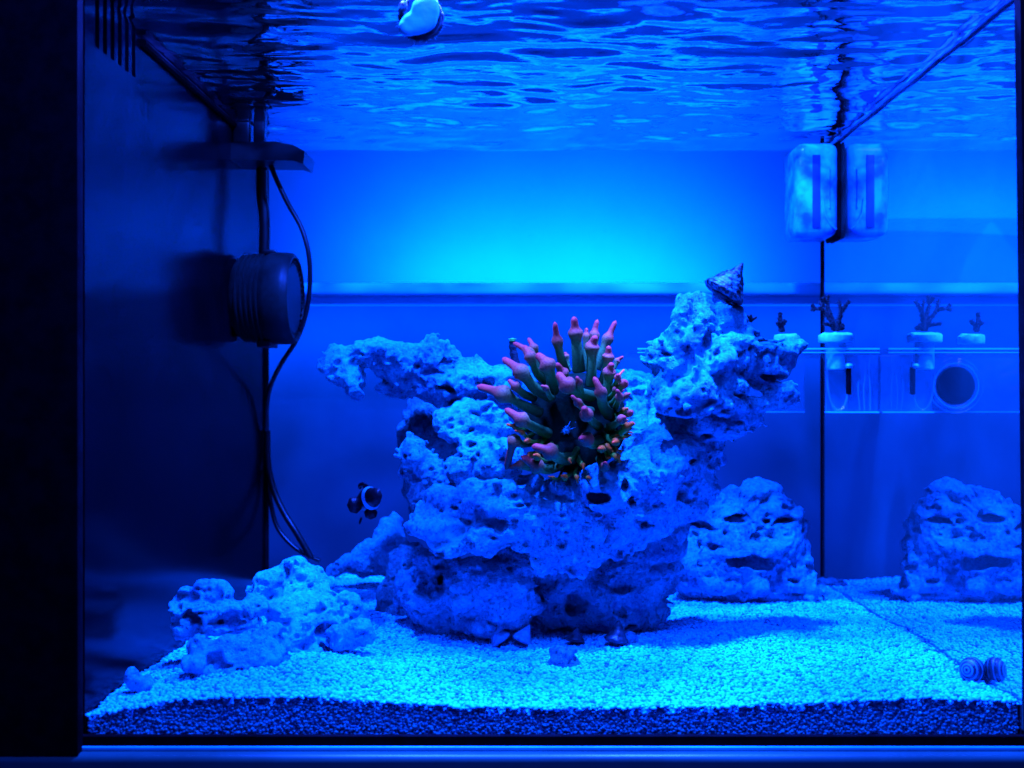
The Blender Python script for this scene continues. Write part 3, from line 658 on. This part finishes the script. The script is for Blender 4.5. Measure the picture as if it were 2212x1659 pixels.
# oral disc: a shallow bowl facing the viewer, and its column behind
mb = MB(); ax = Vector((-.10, -1, .25)).normalized(); oc = apt(990, 1020, .132)
prof = [(0.0005, -.002), (.004, -.0008), (.010, .001), (.018, .003), (.026, .0035), (.0305, .000), (.030, -.006), (.022, -.014), (.018, -.024), (.020, -.034)]
mb.lathe(prof, oc, ax, 48)
for q in range(len(mb.v)):
    vv = mb.v[q]; nn = float(vnoise(np.array([vv[:]]), 90, 3)[0]); mb.v[q] = vv + (vv - oc).normalized() * nn * .0018
amesh(mb, "body", M['disc'])
mb = MB(); mc = apt(915, 1095, .1275)
for j in range(22):
    an = j * 2 * math.pi / 22 + RNG.uniform(-.1, .1); ln = RNG.uniform(.0016, .0042) * (1.5 if math.sin(an) > .3 else 1)
    dv = Vector((math.cos(an), -.25, math.sin(an)))
    mb.tube([mc, mc + dv * ln * .5, mc + dv * ln], [.0005, .00035, .00008], 6)
mb.lathe([(0.0001, .0011), (.0008, .0009), (.0013, 0), (.0008, -.0006)], mc, (0, -1, 0), 16)
amesh(mb, "mouth", M['mouth'])

# ================================================================== FISH
fish = empty("clownfish", at(790, 1085, .17)); tag(fish, "black clownfish with a white band swimming over sand left of the rocks", "fish")
def fmesh(mb, name, mat, par=None):
    for i in range(len(mb.v)): mb.v[i] = mb.v[i] - fish.location
    return mesh_obj(name, mb.v, mb.f, mat, par or fish, True)
t_, h_ = at(768, 1094, .205), at(813, 1070, .150); axf = (h_ - t_); Lf = axf.length; axf.normalize()
up = Vector((-.25, 0, 1)); up = (up - axf * up.dot(axf)).normalized(); sd = axf.cross(up)
mmf = m(.165)
prof = [(0, 3, 5), (.08, 5, 7), (.2, 9, 13), (.35, 14, 20), (.5, 17, 24), (.62, 19, 26), (.70, 20, 26.5), (.74, 20, 26), (.80, 18.5, 24), (.84, 17.5, 22), (.90, 15, 18.5), (.95, 11, 14), (.985, 6, 8), (1.0, 1, 1.5)]
mb = MB(); nseg = 28
for (u, rw, rh) in prof:
    c = t_ + axf * (u * Lf)
    for k in range(nseg):
        an = 2 * math.pi * k / nseg
        mb.v.append(c + sd * (math.cos(an) * rw * mmf) + up * (math.sin(an) * rh * mmf))
for i in range(len(prof) - 1):
    for k in range(nseg): mb.f.append((i * nseg + k, i * nseg + (k + 1) % nseg, (i + 1) * nseg + (k + 1) % nseg, (i + 1) * nseg + k))
bo = fmesh(mb, "body", M['fish']); bo.data.materials.append(M['fishwhite'])
for pi, p_ in enumerate(bo.data.polygons):
    if pi // nseg in (7, 8): p_.material_index = 1
def fin(name, c, rx, rz, ang, thick=.0008, dy=0):
    mb = MB(); c = Vector(c); n = 26; R_ = []
    for s_ in (-1, 1):
        mb.v.append(c + Vector((0, s_ * thick, 0)))
        for k in range(n):
            an = 2 * math.pi * k / n; rr_ = 1 + .05 * math.sin(an * 7)
            x, z = math.cos(an) * rx * rr_, math.sin(an) * rz * rr_
            mb.v.append(c + Vector((x * math.cos(ang) - z * math.sin(ang), s_ * thick * .3 + dy * x, x * math.sin(ang) + z * math.cos(ang))))
    for k in range(n):
        a, b_ = 1 + k, 1 + (k + 1) % n
        mb.f += [(0, a, b_), (n + 1, n + 1 + b_, n + 1 + a), (a, n + 1 + a, n + 1 + b_, b_)]
    return fmesh(mb, name, M['fish'])
fin("pectoral_fin", at(766, 1091, .165), 14.5 * mmf, 18 * mmf, .25, dy=.4)
fin("pectoral_fin", at(811, 1073, .146), 14.0 * mmf, 18.5 * mmf, -.15, dy=-.3)
fin("pelvic_fin", at(801, 1109, .163), 14 * mmf, 12.5 * mmf, 0)
fin("tail_fin", at(779, 1124, .195), 3 * mmf, 9 * mmf, -.3)
mb = MB(); mb.tube(curve([at(777, 1057, .18), at(779, 1049, .18), at(786, 1046, .175), at(798, 1052, .17)], 14), [.0004, .0008, .0012, .0015, .0016, .0017, .0017, .0016, .0016, .0014, .0012, .0010, .0008, .0006, .0004], 8)
mb.tube(curve([at(787, 1049, .175), at(787, 1062, .175), at(783, 1080, .175)], 8), .0009, 8)
fmesh(mb, "dorsal_fin", M['fish'])
mb = MB(); mb.lathe([(.0001, .0009), (.0008, .0006), (.001, 0)], t_ + axf * (.93 * Lf) - sd * (13 * mmf), -sd, 12); fmesh(mb, "eye", M['fish'])

# ================================================================== SNAILS
def on_sand(px, py, lift=0.0):
    y = .2
    for _ in range(30):
        zz = float(sand_z(np.array([at(px, py, y).x]), np.array([y]))[0]) + lift
        y = D * ((Z0 - zz) / ((py - CY) * M0) - 1)
    return y
def cone_snail(label, base, tip, r, mat, mottled=True, group="cone shelled snails", parts=True, turns=6):
    base = Vector(base); tip = Vector(tip); o = empty("cone_snail", base); tag(o, label, "snail", group)
    ax = tip - base; Ln = ax.length; prof = [(r * .55, -Ln * .10), (r * .86, -Ln * .09), (r, -.0)]
    n_ = 40
    for i in range(1, n_):
        u = i / n_; prof.append((r * (1 - u) ** .95 * (1 + .055 * abs(math.sin(u * math.pi * turns))) + .0002, Ln * u))
    prof.append((.0001, Ln))
    mb = MB(); mb.lathe(prof, (0, 0, 0), ax, 36)
    for q in range(len(mb.v)):
        vv = mb.v[q]; nn = float(vnoise(np.array([vv[:]]) + base.x * 5, 320, 3)[0]); mb.v[q] = vv * (1 + .07 * nn)
    s = mesh_obj("shell", mb.v, mb.f, mat, o, True)
    mb = MB(); mb.lathe([(.0001, -Ln * .22), (r * .35, -Ln * .20), (r * .5, -Ln * .13), (r * .5, -Ln * .06)], (0, 0, 0), ax, 20)
    mesh_obj("foot", mb.v, mb.f, M['shell_dark'], o, True)
    return o
cone_snail("large speckled cone snail tilted on top of the tall right boulder", at(1563, 632, .125), at(1603, 570, .125), 52 * m(.125) * .90, M['shell'], turns=7)
def sand_cone(label, bx, by, tx, ty, rp, mt_, **k):
    y = on_sand(bx, by + rp * .35, .0004); cone_snail(label, at(bx, by, y), at(tx, ty, y + .002), rp * m(y), M[mt_], **k)
sand_cone("left one of two cone shells touching on the sand, darker grey", 1083, 1384, 1060, 1352, 24, 'shell_pale', turns=3)
sand_cone("right one of two cone shells touching on the sand, smoother and paler", 1127, 1384, 1144, 1350, 23, 'shell_pale', turns=2)
sand_cone("small dark snail shell on sand, right of the two pale cones", 1242, 1384, 1247, 1356, 22, 'shell_dark', turns=3)
sand_cone("dark cone shell at the foot of the pitted base rock", 1330, 1384, 1338, 1338, 26, 'shell_dark', turns=4)
# striped snail on the sand by the right pane
sn = empty("striped_snail", at(2102, 1462, .03)); tag(sn, "round striped snail on sand against the right pane", "snail")
M['stripe'] = pmat("pale_shell_stripe", (.01, .22, .3), (.01, .28, .36), 300, rough=.4)
bm_ = MB(); _y = on_sand(2100, 1466); cc = at(2100, 1447, _y); r_ = 28 * m(.034)
ax = Vector((.35, -.9, .25)).normalized()
prof = [(math.sin(i / 24 * math.pi) * r_ * (1 + .03 * math.sin(i * 1.7)) + 1e-5, -math.cos(i / 24 * math.pi) * r_ * .85) for i in range(25)]
bm_.lathe(prof, cc - sn.location, Vector((-.75, -.6, .15)), 30); sh = mesh_obj("shell", bm_.v, bm_.f, M['shell_dark'], sn); sh.data.materials.append(M['stripe'])
for pi, p_ in enumerate(sh.data.polygons):
    if (pi // 30) in (5, 9, 13, 17, 20, 22): p_.material_index = 1
# snail clinging to the front pane at the top
ts = empty("pane_snail", at(908, 35, .008)); tag(ts, "turban snail seen from below on the front glass at top centre", "snail")
mb = MB(); c0 = Vector((0, .004, 0)); R0 = 50 * m(.012)
mb.lathe([(.0001, -.010), (R0 * .5, -.009), (R0 * .85, -.005), (R0, 0.0), (R0 * .97, .0018), (R0 * .86, .0022), (R0 * .80, .0008), (R0 * .3, .0)], c0, (0, -1, 0), 56)
for q in range(len(mb.v)):
    vv = mb.v[q]; an = math.atan2(vv.z, vv.x); mb.v[q] = Vector((vv.x * (1 + .025 * math.sin(an * 13) + .02 * math.sin(an * 29)), vv.y, vv.z * (1 + .025 * math.sin(an * 17))))
mesh_obj("shell", mb.v, mb.f, M['shell_dark'], ts)
def lump_obj(name, B, mat, par, h=.0007, k=.002, seed=5):
    lo = np.min([c - r for c, r in B], 0) - .002; hi = np.max([c + r for c, r in B], 0) + .002
    n = np.ceil((hi - lo) / h).astype(int) + 1; g = [lo[i] + h * np.arange(n[i]) for i in range(3)]
    P = np.stack(np.meshgrid(*g, indexing='ij'), -1).astype(np.float32); S = blobs_sdf(P, B, k) + .0004 * vnoise(P, 260, seed)
    V, F_ = surface_nets(S, lo, h); V = V - np.array(par.location[:])
    return mesh_obj(name, V, F_, mat, par)
lump_obj("foot", conv([(895, 50, .007, 30, 24, 12), (925, 22, .007, 26, 34, 12), (880, 62, .007, 18, 16, 10), (912, 45, .007, 30, 28, 13), (905, 20, .006, 16, 22, 10)]), M['foot'], ts)
lump_obj("operculum", conv([(872, 22, .009, 12, 20, 10)]), M['shell'], ts)
mb = MB()
for k_ in range(46):
    an = k_ / 46 * 6.283 + RNG.uniform(-.06, .06); d_ = Vector((math.cos(an), 0, math.sin(an))); l_ = RNG.uniform(.0008, .0022) * (2.4 if k_ % 11 == 0 else 1)
    p_ = c0 + d_ * R0 * .97 + Vector((0, -.001, 0)); mb.tube([p_, p_ + d_ * l_ + Vector((0, -.0004, RNG.uniform(-.0006, .0006)))], [.00016, .00004], 4)
mb.build("fringe", M['foot'], ts)

# ================================================================== PUMP, BRACKET, CABLES at left
py_ = .276
pump = empty("circulation_pump", at(585, 645, py_)); tag(pump, "round black circulation pump mounted on the left panel", "pump")
pl = pump.location
xw = XL
cz = pl.z
R_ = 99 * m(py_)
x0 = xw; x1 = at(640, 0, py_).x
def px_(p): return p - x0
mb = MB()
Lx = x1 - x0
prof = [(R_ * .80, 0), (R_ * .86, Lx * .05)]
for k_ in range(5):
    a = .10 + k_ * .085; prof += [(R_ * (.88 + .012 * k_), Lx * a), (R_ * (.95 + .006 * k_), Lx * (a + .015)), (R_ * (.96 + .006 * k_), Lx * (a + .045)), (R_ * (.885 + .012 * k_), Lx * (a + .06))]
prof += [(R_ * .97, Lx * .55), (R_ * 1.0, Lx * .62), (R_ * 1.0, Lx * .86), (R_ * .985, Lx * .95), (R_ * .93, Lx * 1.0), (R_ * .885, Lx * 1.0), (R_ * .88, Lx * .93), (R_ * .05, Lx * .93)]
mb.lathe(prof, Vector((x0, pl.y, cz)) - pl, (1, 0, 0), 64); mb.build("housing", M['pump'], pump)
mb = MB(); mb.lathe([(.0001, Lx * .965), (R_ * .74, Lx * .96), (R_ * .76, Lx * .945), (R_ * .76, Lx * .93)], Vector((x0, pl.y, cz)) - pl, (1, 0, 0), 48); mb.build("face_cap", M['pumpface'], pump)
mb = MB()
for k_ in range(36):
    an = k_ / 36 * 6.283; d_ = Vector((0, math.cos(an), math.sin(an)))
    o_ = Vector((x0 + Lx * .955, pl.y, cz)) - pl
    mb.tube([o_ + d_ * R_ * .77, o_ + d_ * R_ * .885], .0007, 4)
mb.build("grille_bars", M['pump'], pump)["kind"] = "stuff"
mb = MB(); mb.box(Vector((x0 + Lx * .38, pl.y - .012, cz - R_ * 1.07)) - pl, Vector((x0 + Lx * .62, pl.y + .012, cz - R_ * .93)) - pl, .001); mb.build("bottom_clip", M['black'], pump)
mb = MB(); mb.box(Vector((x0 + Lx * .45, pl.y - .008, cz + R_ * .93)) - pl, Vector((x0 + Lx * .68, pl.y + .008, cz + R_ * 1.04)) - pl, .001); mb.build("top_clip", M['black'], pump)

br_ = empty("cable_bracket", at(590, 335, .27)); tag(br_, "black bracket bar just below the water on the left panel", "bracket"); bl = br_.location
mb = MB()
a = at(500, 325, .265); c_ = at(630, 330, .265); e_ = at(664, 345, .265)
z1, z2 = at(0, 312, .265).z, at(0, 353, .265).z
vs = [(XL, z1 - .001), (at(600, 0, .265).x, z1), (at(640, 0, .265).x, at(0, 320, .265).z), (e_.x, at(0, 333, .265).z), (e_.x - .001, at(0, 360, .265).z), (at(640, 0, .265).x, z2), (XL, z2 + .0005)]
yy = (.255, .290); n_ = len(vs)
mb.add([Vector((x, y, z)) - bl for y in yy for x, z in vs], [tuple(range(n_)), tuple(n_ + i for i in reversed(range(n_)))] + [(i, n_ + i, n_ + (i + 1) % n_, (i + 1) % n_) for i in range(n_)])
mb.build("bar", M['black'], br_, False)
mb = MB(); mb.box(Vector((XL, .26, z1)) - bl, Vector((XL + .012, .285, ZW - .001)) - bl, .001); mb.build("clamp", M['black'], br_)
mb = MB(); mb.box(Vector((at(553, 0, .27).x, .262, z1)) - bl, Vector((at(577, 0, .27).x, .272, ZW + .01)) - bl, .001); mb.build("hanger", M['black'], br_)
def cable(name, label, P_, r, mat='cable'):
    o = MB(); o.tube(curve(P_, 50), r, 10); return tag(o.build(name, M[mat]), label, "cable")
cable("pump_cable", "loose dark cable looping right of the pump and down behind it", [at(583, 352, .275), at(596, 385, .275), at(622, 440, .275), at(650, 490, .275), at(667, 550, .275), at(669, 620, .28), at(660, 680, .29), at(640, 735, .30), at(605, 790, .32), at(580, 850, .335), at(574, 930, .345)], 5.2 * m(.28))
cable("thick_cable", "thick straight black cable hanging from the bracket to the pump", [at(565, 350, .285), at(566, 420, .285), at(572, 480, .285), at(571, 560, .285)], 12 * m(.285), 'black')
cable("lower_cable", "dark cable running down the left back corner into the sand", [at(577, 930, .35), at(579, 1000, .35), at(592, 1060, .348), at(615, 1110, .345), at(640, 1150, .342), at(672, 1205, .34)], 7 * m(.345), 'black')
cable("corner_cable", "second dark cable crossing low in the left back corner", [at(578, 1015, .352), at(584, 1080, .352), at(600, 1140, .350), at(640, 1185, .345), at(690, 1212, .34)], 5 * m(.345), 'black')

# ================================================================== MAGNET BOX on the right pane (its other half is the reflection)
my = .322; mx_ = at(1705, 0, my).x; xr = XR
mg = empty("magnet_box", at(1760, 420, my)); tag(mg, "white rounded magnet box held below the waterline on the right pane", "magnet"); gl_ = mg.location
zt, zbm = at(0, 320, my).z, at(0, 518, my).z
x_in = xr - .0028
mb = MB(); mb.box(Vector((mx_, my - .022, zbm)) - gl_, Vector((x_in, my + .022, zt)) - gl_, .007); mb.build("housing", M['hose'], mg)
mb = MB(); mb.box(Vector((x_in - .0002, my - .018, zbm - .001)) - gl_, Vector((xr - .0004, my + .018, zt + .001)) - gl_, .0018); mb.build("magnet_pad", M['blackmatte'], mg)
def strip(pa, pb, r, name, mat):
    mb = MB(); mb.tube(curve([Vector(q) - gl_ for q in pa], 14), r, 8); return mb.build(name, M[mat], mg)
yf = my - .0225
mb = MB(); mb.box(Vector((at(1755, 0, yf).x, yf - .0004, zbm + .006)) - gl_, Vector((at(1772, 0, yf).x, yf + .001, zt - .010)) - gl_, .0003); mb.build("recess_shade", M['hose2'], mg)  # dark strip on the housing face, painted shade of a recess
strip([at(1778, 430, yf), at(1782, 460, yf), at(1795, 485, yf), at(1806, 495, yf)], None, .0009, "rib", 'hose')
strip([at(1792, 365, yf), at(1791, 400, yf), at(1792, 450, yf)], None, .0007, "rib", 'hose')

# ================================================================== FRAG RACK on the back pane and right pane
rk = empty("frag_rack", at(1600, 760, .28)); tag(rk, "clear acrylic shelf rack holding coral plugs at the right", "rack"); rl = rk.location
ysf, ysb = .205, .345
zsh = at(0, 752, ysf).z; zsh2 = zsh - .0032
xa = at(1340, 0, .345).x
mb = MB(); mb.box(Vector((xa, ysf, zsh2)) - rl, Vector((XR - .003, ysb, zsh)) - rl, .0004); mb.build("shelf", M['acrylic'], rk, False)
mb = MB(); mb.box(Vector((xa, ysf - .0006, zsh - .0009)) - rl, Vector((XR - .003, ysf, zsh + .0001)) - rl); mb.box(Vector((xa, ysf - .0006, zsh2)) - rl, Vector((XR - .003, ysf, zsh2 + .0005)) - rl); mb.build("shelf_edge", M['edge'], rk, False)
zbr = at(0, 889, ysb).z
mb = MB(); mb.box(Vector((xa, ysb, zbr)) - rl, Vector((at(1738, 0, ysb).x, ysb + .003, zsh)) - rl); mb.build("back_plate", M['acrylic'], rk, False)
mb = MB(); mb.box(Vector((xa, ysb - .0004, zbr - .0006)) - rl, Vector((at(1738, 0, ysb).x, ysb + .003, zbr)) - rl); mb.build("plate_edge", M['edge'], rk, False)
def suction(c, axis, r):
    s = empty("suction_cup", c); mb = MB(); mb.lathe([(.0001, .004), (r * .72, .004), (r * .74, .0), (.0001, 0)], (0, 0, 0), axis, 40); mb.build("pad", M['black'], s)
    mb = MB()
    for rr_ in (.80, .92, 1.04): mb.lathe([(r * (rr_ + .035 * math.cos(q * 6.283 / 8)), .003 + r * .035 * math.sin(q * 6.283 / 8)) for q in range(9)], (0, 0, 0), axis, 48)
    mb.build("rim", M['acrylic_thick'], s)
    mb = MB(); mb.lathe([(r * (.86 + .014 * math.cos(q * 6.283 / 8)), .004 + r * .014 * math.sin(q * 6.283 / 8)) for q in range(9)], (0, 0, 0), axis, 48); mb.build("ring", M['edge'], s); return s  # pale ring paints the bright arc on the clear rim
sc_ = suction(at(1512, 833, .345), (0, -1, 0), 56 * m(.345)); tag(sc_, "round black suction cup in a clear ring, seen mirrored in the right pane", "suction cup")
# holder at the right pane
hd = empty("rack_holder", at(1840, 840, .205)); tag(hd, "clear acrylic hanger with a black magnet on the right pane below the shelf", "hanger"); hl = hd.location
yh = .212
mb = MB(); zt_, zb_ = zsh2 - .0005, at(0, 889, yh).z
U = [at(1787, 775, yh), at(1788, 830, yh), at(1795, 868, yh), at(1808, 886, yh), at(1822, 880, yh), at(1829, 862, yh), at(1831, 850, yh)]
mb.tube([q - hl for q in curve(U, 30)], .0009, 8); mb.build("loop", M['acrylic_thick'], hd)
mb = MB(); mb.box(at(1786, 770, yh + .004) - hl, Vector((XR - .001, yh + .006, zb_)) - hl, .0008); mb.build("plate", M['acrylic'], hd, False)
mb = MB(); mb.box(Vector((at(1787, 0, yh).x, yh - .001, zb_ - .0009)) - hl, Vector((XR - .001, yh + .006, zb_)) - hl); mb.build("plate_edge", M['edge'], hd, False)
mb = MB(); _c = at(1833, 823, yh) - hl; mb.box(_c - Vector((.0014, .002, .0092)), _c + Vector((.0014, .002, .0092)), .0006); mb.build("magnet", M['blackmatte'], hd)
mb = MB(); mb.lathe([(.0001, .0018), (.0022, .0014), (.0028, 0), (.0022, -.0014), (.0001, -.0018)], at(1834, 790, yh - .003) - hl, (0, 0, 1), 16); mb.build("glint_bead", M['edge'], hd)  # pale bead stands in for a lamp glint on the holder
for k_, px in enumerate((1858, 1868, 1880)):
    mb = MB(); mb.tube([q - hl for q in curve([at(px, 772, yh), at(px + 3 * math.sin(k_ * 2), 800, yh), at(px - 4 + 2 * k_, 840, yh), at(px, 886, yh)], 16)], .0006, 6); mb.build("ridge", M['acrylic_thick'], hd)

def zp(x, y): return 1618.4 + x * .2684, 592.5 + y * .2684
def plug(label, px, yd, stem=True, small=False, top=724, wpx=37):
    o = empty("coral_plug", at(px, top + 20, yd)); tag(o, label, "coral frag", "coral frags on ceramic plugs"); L0 = o.location
    mm = m(yd); R1 = wpx * mm; zt_ = at(0, top, yd).z - L0.z; zb_ = at(0, top + 17, yd).z - L0.z
    mb = MB(); mb.lathe([(.0001, zt_ + .0012), (R1 * .7, zt_ + .001), (R1 * .95, zt_ + .0002), (R1, zt_ - .0006), (R1 * .99, zb_ + .0006), (R1 * .95, zb_), (.0001, zb_)], (0, 0, 0), (0, 0, 1), 36)
    for q in range(len(mb.v)):
        vv = mb.v[q]; 
        if vv.z > zt_ - .0001: mb.v[q] = vv + Vector((0, 0, .0011 * float(vnoise(np.array([(vv + L0)[:]]), 420, 2)[0])))
    mb.build("plug_top", M['plug'], o)
    if stem:
        r2 = 20.5 * mm; zs = at(0, 798, yd).z - L0.z
        mb = MB(); mb.lathe([(r2, zb_), (r2 * .98, zs + .001), (r2 * .9, zs), (.0001, zs)], (0, 0, 0), (0, 0, 1), 28); mb.build("plug_stem", M['plug'], o)
    return o
yd = .213
pg = plug("branching dark coral on a white plug, just left of the right pane", 1805, yd, top=723)
def branches(o, sets, yd, mat='coral', sc=1.0, mapf=zp):
    mb = MB()
    for S_ in sets:
        P_ = [at(*mapf(x, y), yd + dy) - o.location for x, y, dy in S_[0]]; C_ = curve(P_, 14); n_ = len(C_)
        rad = [.72 * (S_[1] + (S_[2] - S_[1]) * i / (n_ - 1)) * .2684 * m(yd) * (1 + .12 * math.sin(i * 2.3 + S_[1])) for i in range(n_)]; rad[-1] *= .55
        mb.tube(C_, rad, 10)
        for i in range(2, n_ - 1):      # little corallites
            for q in range(5):
                an = RNG.uniform(0, 6.283); t = (C_[i] - C_[i - 1]).normalized(); a = t.orthogonal().normalized(); d_ = (a * math.cos(an) + t.cross(a) * math.sin(an))
                p_ = C_[i] + d_ * rad[i] * .8; mb.tube([p_, p_ + d_ * .0009 + t * .0006], [.0005, .00025], 5)
    return mb.build("coral", M[mat], o)
branches(pg, [([(700, 450, 0), (650, 360, 0), (600, 290, 0), (565, 205, .002)], 32, 12), ([(610, 300, 0), (560, 275, -.002), (495, 290, -.003)], 18, 8), ([(530, 280, -.002), (505, 245, -.002)], 11, 8),
              ([(690, 420, 0), (655, 330, .003), (630, 250, .004), (635, 165, .004)], 26, 13), ([(628, 240, .004), (595, 185, .004)], 14, 8), ([(705, 440, 0), (725, 360, -.002), (738, 300, -.003), (720, 205, -.003)], 30, 11), ([(742, 310, -.003), (775, 255, -.004), (808, 212, -.005)], 16, 9),
              ([(690, 420, 0), (640, 400, -.004), (598, 402, -.005)], 18, 10), ([(720, 420, 0), (758, 408, -.003)], 18, 10), ([(670, 425, 0), (730, 430, .001), (745, 420, .001)], 38, 30)], yd)
pg2 = plug("stubby dark coral on a white plug behind the tall boulder", 1700, .215, stem=False, top=726, wpx=28)
branches(pg2, [([(250, 460, 0), (255, 400, 0), (245, 350, 0), (250, 305, 0)], 26, 14), ([(250, 430, 0), (280, 390, .002), (292, 372, .002)], 18, 10), ([(245, 420, 0), (228, 385, -.002)], 16, 9), ([(240, 450, 0), (280, 440, 0)], 24, 20)], .215)
# coral stick with green polyp behind the anemone
cs = empty("polyp_stick", at(1115, 800, .165)); tag(cs, "dark coral stick with a green polyp tip behind the anemone", "coral frag")
mb = MB(); mb.tube([q - cs.location for q in curve([at(1117, 812, .165), at(1113, 780, .165), at(1108, 755, .165), at(1107, 738, .165)], 14)], [(11 - .15 * i + 1.2 * math.sin(i * 1.9)) * m(.165) * .85 for i in range(15)], 12); mb.build("stick", M['coral'], cs)
mb = MB(); mb.lathe([(.0001, .0016), (.0014, .0014), (.0019, .0004), (.0016, -.0006)], at(1107, 736, .165) - cs.location, (0, -.3, 1), 16)
for k_ in range(14):
    an = k_ / 14 * 6.283; d_ = Vector((math.cos(an), math.sin(an), .35)); p_ = at(1107, 735, .165) - cs.location; mb.tube([p_ + d_ * .0012, p_ + d_ * .0026], [.0004, .0002], 5)
mb.build("polyp", M['polyp'], cs)
cs2 = empty("coral_tuft", at(1612, 690, .145)); tag(cs2, "small fuzzy dark coral tuft on the tall boulder right of its snail", "coral")
mb = MB()
for k_ in range(16):
    d_ = Vector((RNG.uniform(-1, 1), RNG.uniform(-1, .3), RNG.uniform(.1, 1.3))).normalized(); p_ = Vector((RNG.uniform(-.003, .003), 0, -.001)); mb.tube([p_, p_ + d_ * RNG.uniform(.003, .0055)], [.0012, .0007], 6)
mb.build("polyps", M['coral'], cs2)
